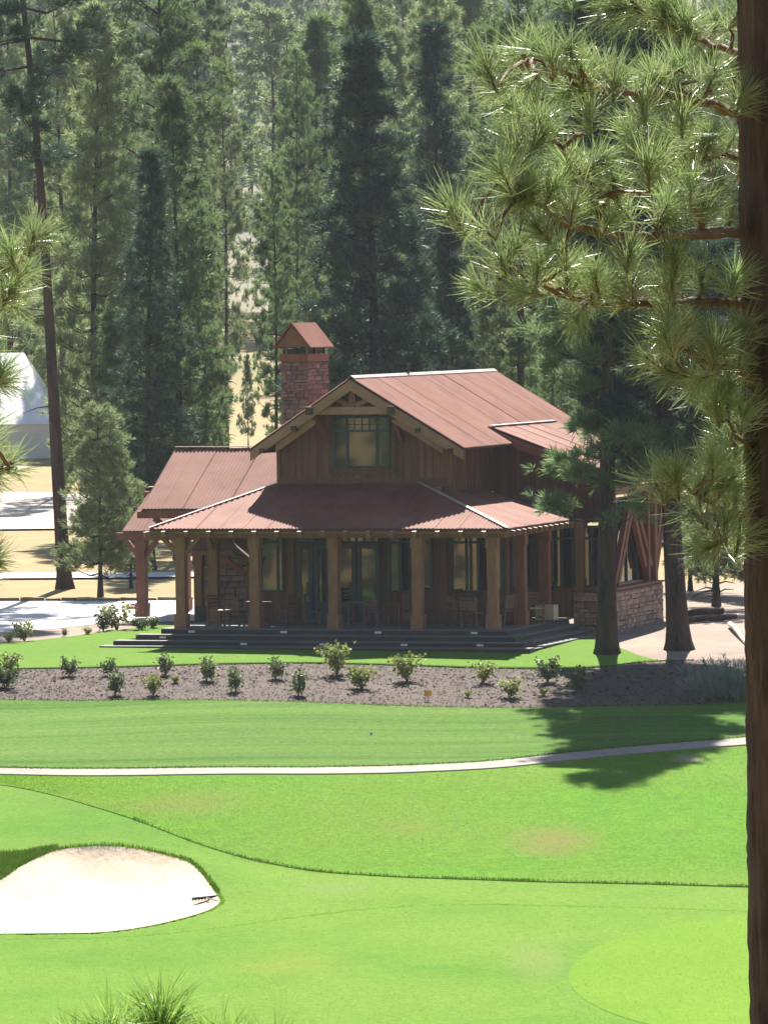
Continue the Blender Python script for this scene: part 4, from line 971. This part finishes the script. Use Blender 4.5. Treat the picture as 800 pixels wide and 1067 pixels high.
SH2 = [(9, 671, 12, 3, 'low yellowish plant at the far left of the driveway bed'), (26, 669, 20, 1, 'pale yellow-green shrub at the left end of the driveway bed'),
 (67, 664, 8, 0, 'tiny sparse plant in the driveway bed'), (91, 663, 9, 3, 'small pale plant left of the twin shrubs by the driveway'),
 (108, 659, 20, 2, 'dark slim shrub, left of the twin shrubs by the driveway'), (122, 657, 26, 1, 'taller airy shrub, right of the twin shrubs by the driveway'),
 (146, 658, 14, 4, 'low round green plant left of the porch steps'), (158, 656, 13, 4, 'low green plant touching the porch steps')]
for a in SH2: shrub(*a, group='small plants along the driveway', wide=1.2)
# grey sagebrush under the right-hand trees
x, y = ground_at(757, 728); g = np.random.default_rng(55)
sb = empty('sagebrush', (x, y, float(T(x, y)))); tag(sb, 'grey-green feathery sagebrush in the shade beside the thick foreground trunk', 'shrub')
P = np.stack([g.normal(0, .45, 420), g.normal(0, .4, 420), np.abs(g.normal(.35, .25, 420))], -1); D = P*np.array([.6, .6, .3])+np.array([0, 0, .8]); D /= np.linalg.norm(D, axis=1)[:, None]
V = tuft_blades(P, D, g.uniform(.2, .38, 420), 10, .08, 56, .5); link('foliage', npmesh('foliage', V, np.arange(len(V)).reshape(-1, 4), M_sage), sb)
m = MB()
for i in range(9):
    a = i*.7; m.tube([(0, 0, -.05), (math.cos(a)*.2, math.sin(a)*.2, .25), (math.cos(a)*.5, math.sin(a)*.45, .55)], [.02, .014, .006], 5)
m.build('stems', M_twig, sb)

# ------------------------------------------------------------------ small things
def ppoint(px, py, dz=0):
    x, y = ground_at(px, py); return Vector((x, y, float(T(x, y))+dz))
def flag(px, py, mt, label, h=.34):
    p = ppoint(px, py); t = empty('marker_flag', p); tag(t, label, 'flag')
    MB().tube([(0, 0, -.05), (0, 0, h)], .008, 6).build('wire', M_steel, t)
    k = h*.5; MB().prism([(0, 0, h-k), (0, 0, h), (k, .02, h-.01), (k*1.05, -.01, h-k*.92)], (0, .006, 0)).build('pennant', mt, t)
flag(443, 732, M_flag, 'small orange-yellow marker flag at the lower mulch edge')
flag(386, 768, M_flagB, 'tiny blue marker flag on the grass bank', .12)
# bunker rake
x, y = ground_at(214, 937); t = empty('bunker_rake', (x, y, float(T(x, y))+.07), .35); tag(t, 'dark golf rake lying in the right end of the sand bunker', 'rake')
MB().beam((-.32, 0, .04), (.32, 0, .07), .07, .06).build('rake_head', M_black, t)
MB().tube([(.0, 0, .05), (.35, -1.7, -.02)], .018, 6).build('handle', M_log, t)
for i in range(9): MB().box(-.3+i*.075-.008, -.3+i*.075+.008, -.02, .02, -.015, .03).build('tine', M_black, t)
# bleached pole and dark timbers on the bare earth at the right
a = ppoint(760, 654, .12); b = ppoint(787, 684, .1)
t = MB(); t.smooth = True; t.tube([a+(b-a)*i/6+Vector((0, 0, .03*math.sin(i*1.3))) for i in range(7)], [.085, .085, .08, .078, .075, .07, .06], 10).build('fallen_pole', M_log); tag(bpy.data.objects['fallen_pole'], 'pale bleached log lying on bare earth beside the thick foreground trunk', 'log')
for i, (p0, p1, r_, lab) in enumerate((((716, 645), (752, 641), .14, 'dark fallen timber, upper of two right of the leaning pine'), ((716, 650), (766, 646), .11, 'dark fallen timber, lower of two right of the leaning pine'))):
    a = ppoint(*p0, r_); b = ppoint(*p1, r_)
    m = MB(); m.smooth = True; o = m.tube([a, a*.66+b*.34+Vector((0, 0, .03)), a*.33+b*.67, b], [r_, r_*.96, r_*.9, r_*.8], 10).build('fallen_timber', M_bark); tag(o, lab, 'log', 'fallen timbers on the right')
# low stone heap at the foot of the entrance post
for i, (px, py, s_) in enumerate(((142, 634, .22), (149, 634.5, .27), (137, 635.5, .16))):
    p = ppoint(px, py, s_*.3); o = link('edging_stone', STONES[('B', i)]); o.location = p; o.scale = (s_*1.8, s_*1.3, s_); tag(o, ('middle-sized flat stone beside the left entrance post', 'largest flat stone at the foot of the left entrance post', 'smallest flat stone left of the entrance post')[i], 'stone', 'stones by the entrance post')
# white tent
p = ground_at(10, 482); Yt = 332.0; zt = float(T(at(5, 470, Yt).x, Yt)); xr = at(62, 440, Yt).x; xa = at(20, 370, Yt).x; ze_ = at(40, 441, Yt).z; za = at(15, 368, Yt).z
Yt += 4; t = empty('white_tent', (xa, Yt, zt)); tag(t, 'white peaked marquee tent behind the trees at the left edge', 'tent')
e, a_ = ze_-zt, za-zt; R_ = xr-xa; Lh = -9.0
C1, C2, C3, C4 = (R_, -6.0, e), (R_, 6.0, e), (Lh, 6.0, e), (Lh, -6.0, e)
rf = MB()
def sag(p, q, r, nseg=6):
    """slightly sagging triangle/quad fans"""
    pass
rf.poly([C4, C1, (0, 0, a_), (Lh+2.4, 0, a_)]).poly([C1, C2, (0, 0, a_)]).poly([C2, C3, (Lh+2.4, 0, a_), (0, 0, a_)]).poly([C3, C4, (Lh+2.4, 0, a_)])
o = rf.build('canopy', M_tent, t); md = o.modifiers.new('s', 'SOLIDIFY'); md.thickness = .04
M_tentw = mat('shaded_tent_wall', (.55, .57, .6), .8)  # wall shade put into the fabric colour, greyer than the canopy
MB().box(Lh+.1, R_-.1, -5.9, 5.9, -.3, e-.03).build('side_wall', M_tentw, t)

# ------------------------------------------------------------------ foreground pines
def tuft_mesh(seed, n=190, L_=.185, spread=1.0):
    g = np.random.default_rng(seed)
    base = np.stack([g.normal(0, .006, n), g.normal(0, .006, n), -.13*g.random(n)**1.3+.015], -1)
    th = np.clip(np.abs(g.normal(.78, .36, n))*spread, .03, 1.7); ph = g.uniform(0, 2*np.pi, n)
    d = np.stack([np.sin(th)*np.cos(ph), np.sin(th)*np.sin(ph), np.cos(th)], -1)
    l = L_*g.uniform(.72, 1.08, n); s = np.cross(d, g.normal(size=(n, 3))); s /= np.linalg.norm(s, axis=1)[:, None]
    bend = np.cross(d, s)*(l*g.normal(0, .07, n))[:, None]
    m1 = base+d*(l*.5)[:, None]+bend; tip = base+d*l[:, None]; w0, w1 = .0017, .0019
    V = np.stack([base-s*w0, base+s*w0, m1+s*w1, m1-s*w1, tip+s*.0005, tip-s*.0005], 1).reshape(-1, 3)
    b = np.arange(n)*6; f = np.concatenate([np.stack([b, b+1, b+2, b+3], 1), np.stack([b+3, b+2, b+4, b+5], 1)])
    return npmesh('needle_tuft', V, f, M_needF)
TUFT = [tuft_mesh(500+i, (110, 150, 125, 170, 95, 140, 120, 160)[i], (.185, .17, .20, .18, .19, .165, .20, .175)[i], (1.0, 1.2, .8, 1.05, 1.35, .9, 1.1, 1.25)[i]) for i in range(8)]
def fg_branch(tree, path, r0, tufts, inv, extra=0, seed=1, dj=.35):
    """path: [(px, py, Y)...] from trunk outward; tufts: [(px, py, ang, scale)] with ang the pointing direction in the picture (deg, 90 = up)"""
    g = random.Random(seed); pts = [at(*p) for p in path]; mb = MB(); mb.smooth = True
    def spl(n_=5):
        out = []
        m_ = len(pts)
        for i in range(m_-1):
            p0, p1, p2, p3 = pts[max(i-1, 0)], pts[i], pts[i+1], pts[min(i+2, m_-1)]
            for k_ in range(n_):
                t = k_/n_; out.append(.5*((2*p1)+(p2-p0)*t+(2*p0-5*p1+4*p2-p3)*t*t+(3*p1-p0-3*p2+p3)*t**3))
        out.append(pts[-1]); return out
    c = spl(); nn = len(c); c = [p+Vector((g.gauss(0, .006), g.gauss(0, .01), g.gauss(0, .006))) if 0 < i < nn-1 else p for i, p in enumerate(c)]
    mb.tube([inv @ p for p in c], [r0*(1-.72*i/(nn-1)) for i in range(nn)], 8)
    all_t = list(tufts)
    specs = []
    for (px, py, ang, sc) in all_t:
        # attach to the branch point that lies nearest in the picture, a little further in
        best = min(range(nn), key=lambda i: (c[i].x-at(px, py, c[i].y).x)**2+(c[i].z-at(px, py, c[i].y).z)**2)
        dist = math.hypot(c[best].x-at(px, py, c[best].y).x, c[best].z-at(px, py, c[best].y).z)
        ib = max(0, best-int(dist*6)); root = c[ib]; Yt_ = root.y+g.uniform(-dj, dj); tip = at(px, py, Yt_)
        a = math.radians(ang); d = Vector((math.cos(a), g.uniform(-.5, .35), math.sin(a))).normalized()
        specs.append((tip, d, sc, root))
    for i in range(extra):
        ib = g.randrange(int(nn*.25), nn); root = c[ib]; az = g.uniform(0, 6.28)
        d = Vector((math.cos(az)*.8-.3, math.sin(az)*.9, .55+g.uniform(-.3, .4))).normalized(); tip = root+d*g.uniform(.08, .24)
        specs.append((tip, d, g.uniform(.8, 1.05), root))
    br = None; items = []
    for tip, d, sc, root in specs:
        m_ = (root+tip)/2-d*.03*0+Vector((0, 0, -.25*abs((tip-root).x)*.4)); q = tip-d*.10*sc
        if (tip-root).length > .03: mb.tube([inv @ root, inv @ (m_*.6+(root+q)*.2), inv @ q, inv @ tip], [r0*.34+.003, r0*.26+.003, .006, .005], 6)
        items.append((tip, d, sc))
    br = mb.build('branch', M_twig, tree)
    for tip, d, sc in items:
        o = link('needle_tuft', g.choice(TUFT), br); o.location = inv @ tip
        q = d.to_track_quat('Z', 'Y'); o.rotation_mode = 'QUATERNION'; o.rotation_quaternion = q @ Euler((0, 0, g.uniform(0, 6.28))).to_quaternion(); o.scale = (sc, sc, sc)
    return br
def fg_tree(name, X, Y, label):
    t = empty(name, (X, Y, float(T(X, Y)))); tag(t, label, 'tree', None)
    return t, Matrix.Translation(-Vector((X, Y, float(T(X, Y)))))
# right-hand pine
YR = 27.0; rT = .33; XR = at(779.5, 600, YR).x+rT
tR, iR = fg_tree('pine_tree', XR, YR, 'large foreground pine with furrowed trunk along the right picture edge')
mb = MB(); mb.smooth = True; g = np.random.default_rng(9); na = 72; zs = np.arange(-.4, 13.0, .055); ph = g.uniform(0, 6.28, 12)
for i, z in enumerate(zs):
    rr = rT*(1.06-.012*z)
    for k_ in range(na):
        th = 2*math.pi*k_/na
        fur = .02*abs(math.sin(th*9+1.1*math.sin(z*1.7+ph[0])+.7*math.sin(z*4.1+ph[1])))**.5+.006*math.sin(th*17+z*5+ph[2])*math.sin(z*7+th*3+ph[3])+.003*g.normal()
        r_ = rr-.018+fur; mb.v.append((r_*math.cos(th)-.004*z, r_*math.sin(th), z))
for i in range(len(zs)-1):
    for k_ in range(na): k2 = (k_+1) % na; mb.f.append((i*na+k_, i*na+k2, (i+1)*na+k2, (i+1)*na+k_))
mb.build('trunk', M_barkR, tR)
A = YR
fg_branch(tR, [(800, 238, A), (745, 243, A-.3), (690, 246, A-.6), (650, 246, A-.8), (632, 235, A-.9), (615, 200, A-1.0), (598, 172, A-1.0), (575, 145, A-1.1), (560, 126, A-1.2)], .028,
  [(560, 124, 105, 1.05), (613, 114, 95, 1.1), (593, 176, 120, 1.0), (634, 232, 60, .9), (575, 206, 110, 1.0), (656, 262, 80, .95), (701, 268, 95, 1.0), (696, 207, 85, 1.0), (732, 216, 80, 1.0), (764, 214, 75, 1.0), (674, 172, 95, 1.25), (640, 190, 100, 1.0), (720, 190, 85, 1.0)], iR, 12, 11)
fg_branch(tR, [(650, 246, A-.8), (615, 240, A-1.0), (585, 232, A-1.2), (560, 212, A-1.3), (540, 194, A-1.4), (523, 182, A-1.4)], .02,
  [(523, 180, 115, 1.05), (474, 222, 110, 1.1), (500, 236, 140, .9), (560, 238, 130, .9), (548, 200, 90, .9), (585, 262, 100, .95), (596, 215, 85, .9)], iR, 8, 12)
fg_branch(tR, [(800, 318, A), (740, 315, A-.2), (690, 315, A-.4), (640, 318, A-.5), (600, 312, A-.7), (560, 296, A-.9), (525, 274, A-1.0)], .026,
  [(521, 270, 110, 1.1), (561, 282, 75, .95), (620, 288, 100, 1.05), (658, 292, 90, 1.0), (590, 288, 95, .9), (700, 290, 85, 1.0), (730, 285, 95, 1.0), (765, 290, 80, 1.0), (600, 330, 230, .85), (640, 308, 150, .9), (548, 305, 170, .9), (500, 300, 150, .9)], iR, 12, 13)
fg_branch(tR, [(800, 66, A), (760, 54, A+.3), (720, 38, A+.5), (690, 26, A+.6), (660, 8, A+.7), (640, -8, A+.8)], .02,
  [(640, -6, 140, 1.0), (660, 14, 175, 1.05), (712, 24, 80, 1.1), (746, 22, 75, 1.0), (690, 8, 95, 1.0), (735, 62, 100, .9), (770, 10, 60, 1.0), (640, 12, 200, .9), (765, 70, 85, .9)], iR, 8, 14)
fg_branch(tR, [(800, 128, A), (760, 116, A-.3), (725, 104, A-.6), (690, 98, A-.8), (650, 96, A-1.1), (610, 84, A-1.4), (575, 70, A-1.5), (545, 58, A-1.6)], .024,
  [(543, 58, 115, 1.1), (507, 70, 110, 1.1), (575, 62, 90, .95), (605, 72, 95, 1.05), (640, 84, 85, 1.0), (669, 108, 95, 1.0), (705, 72, 150, 1.15), (710, 118, 90, 1.1), (520, 90, 200, .85), (552, 88, 230, .85), (740, 90, 80, 1.0), (772, 100, 70, .9), (590, 95, 180, .9)], iR, 10, 15)
fg_branch(tR, [(800, 176, A), (765, 165, A+.4), (720, 165, A+.6), (680, 160, A+.8), (655, 140, A+.9)], .018,
  [(655, 138, 105, 1.0), (700, 140, 95, 1.0), (735, 150, 80, 1.0), (775, 164, 70, 1.1), (715, 175, 80, 1.0), (690, 178, 120, .95), (750, 190, 60, .95)], iR, 8, 16)
fg_branch(tR, [(805, 400, A), (770, 388, A-.3), (735, 376, A-.5), (705, 362, A-.6), (692, 352, A-.7)], .02,
  [(692, 350, 110, 1.1), (694, 385, 160, 1.1), (672, 372, 140, 1.0), (720, 348, 85, 1.0), (745, 362, 80, 1.05), (774, 342, 85, 1.0), (730, 395, 200, .9), (765, 380, 60, 1.0)], iR, 6, 17)
fg_branch(tR, [(805, 486, A), (775, 462, A-.2), (756, 440, A-.3), (745, 425, A-.3)], .014,
  [(745, 424, 100, 1.0), (764, 454, 90, 1.05), (748, 462, 170, .9), (775, 430, 80, 1.0), (772, 480, 100, 1.0)], iR, 4, 18)
fg_branch(tR, [(805, 540, A), (770, 535, A-.3), (745, 528, A-.5), (720, 512, A-.6), (705, 500, A-.7)], .018,
  [(705, 498, 95, 1.1), (683, 503, 110, 1.1), (735, 500, 85, 1.05), (722, 534, 130, 1.0), (754, 545, 95, 1.05), (767, 510, 80, 1.05), (735, 572, 200, .9), (772, 560, 70, 1.0), (742, 480, 90, .9)], iR, 6, 19)
# left-hand pine (trunk outside the frame)
YL = 24.0; XL = at(-330, 400, YL).x
tL, iL = fg_tree('pine_tree', XL, YL, 'foreground pine whose branch tips reach in at the left picture edge')
zb = tL.location.z
mb = MB(); mb.smooth = True; mb.tube([(0, 0, -.4), (0, 0, 3), (.02, 0, 6), (0, 0, 9)], [.2, .17, .13, .07], 16).build('trunk', M_barkR, tL)
fg_branch(tL, [(-330, 330, YL), (-200, 330, YL-.3), (-100, 320, YL-.4), (-30, 300, YL-.5), (15, 275, YL-.6), (40, 252, YL-.6)], .026,
  [(35, 246, 75, 0.84), (47, 243, 10, 0.68), (11, 262, 110, 0.84), (13, 300, 60, 0.84), (-14, 290, 100, 0.80), (-5, 318, 60, 0.80), (26, 285, 30, 0.76), (19, 322, 330, 0.64), (-19, 250, 90, 0.80)], iL, 0, 21)
fg_branch(tL, [(-330, 470, YL), (-200, 450, YL-.2), (-80, 420, YL-.3), (-10, 400, YL-.3), (12, 388, YL-.3)], .022,
  [(3, 388, 60, 0.76), (7, 398, 20, 0.76), (-13, 372, 90, 0.80), (-15, 410, 320, 0.72), (-11, 350, 80, 0.80)], iL, 0, 22)
fg_branch(tL, [(-330, 560, YL), (-200, 530, YL+.2), (-80, 505, YL+.1), (-10, 492, YL), (14, 482, YL)], .022,
  [(7, 480, 60, 0.80), (11, 486, 15, 0.84), (-11, 470, 80, 0.80), (-15, 500, 330, 0.80), (-9, 445, 75, 0.76), (-21, 520, 320, 0.80)], iL, 0, 23)
fg_branch(tL, [(-330, 690, YL), (-200, 650, YL-.2), (-80, 610, YL-.2), (-14, 596, YL-.2), (2, 588, YL-.2)], .02,
  [(-5, 584, 45, 0.72), (-9, 576, 75, 0.72), (-21, 600, 340, 0.64)], iL, 0, 24)
# top of a young pine at the bottom edge
YB = 26.0; XB = at(150, 900, YB).x
tB, iB = fg_tree('pine_tree', XB, YB, 'top of a young foreground pine poking in at the bottom edge')
zb = tB.location.z; ztop = at(165, 1052, YB).z-zb; dxx = at(165, 1052, YB).x-XB
mb = MB(); mb.smooth = True; mb.tube([(0, 0, -.3), (dxx*.4, 0, ztop*.5), (dxx, 0, ztop-.05)], [.06, .04, .014], 10).build('trunk', M_twig, tB)
fg_branch(tB, [(163, 1150, YB), (164, 1100, YB), (165, 1056, YB)], .014, [(165, 1054, 90, 1.43), (166, 1066, 80, 1.43), (158, 1070, 120, 1.30), (175, 1072, 60, 1.30)], iB, 0, 31, .05)
fg_branch(tB, [(160, 1170, YB), (135, 1120, YB-.1), (115, 1072, YB-.15)], .010, [(115, 1068, 95, 1.23), (105, 1078, 120, 1.23), (122, 1080, 70, 1.23), (78, 1086, 105, 1.17)], iB, 0, 32, .05)
fg_branch(tB, [(166, 1180, YB), (200, 1130, YB-.1), (225, 1090, YB-.2), (236, 1082, YB-.2)], .010, [(232, 1084, 85, 1.17), (248, 1088, 70, 1.04), (215, 1086, 110, 1.10), (286, 1090, 80, 1.10), (300, 1094, 60, 0.91)], iB, 0, 33, .05)

M_needB = mat('bright_young_needles', (.17, .31, .05), .4, (.24, .37, .09), 7, trans=.5, rand=.12, spec=.35)
_alt = {}
for br in tB.children:
    for tf in br.children:
        if tf.data.name not in _alt:
            d_ = tf.data.copy(); d_.materials.clear(); d_.materials.append(M_needB); _alt[tf.data.name] = d_
        tf.data = _alt[tf.data.name]
# ------------------------------------------------------------------ haze: even air round the whole place
hz = MB().box(-899, 899, -380, 2190, -8, 330).build('haze', M_ground); hz.data.materials.clear()
hm = bpy.data.materials.new('haze_air'); hm.use_nodes = True; nt = hm.node_tree
nt.nodes.remove(nt.nodes['Principled BSDF']); pv = nt.nodes.new('ShaderNodeVolumePrincipled')
pv.inputs['Color'].default_value = (.80, .88, 1.0, 1); pv.inputs['Density'].default_value = .00011; pv.inputs['Anisotropy'].default_value = .0
nt.links.new(pv.outputs[0], nt.nodes['Material Output'].inputs['Volume']); hz.data.materials.append(hm)
tag(hz, 'thin pale summer haze over the whole valley', 'haze', kind='stuff')
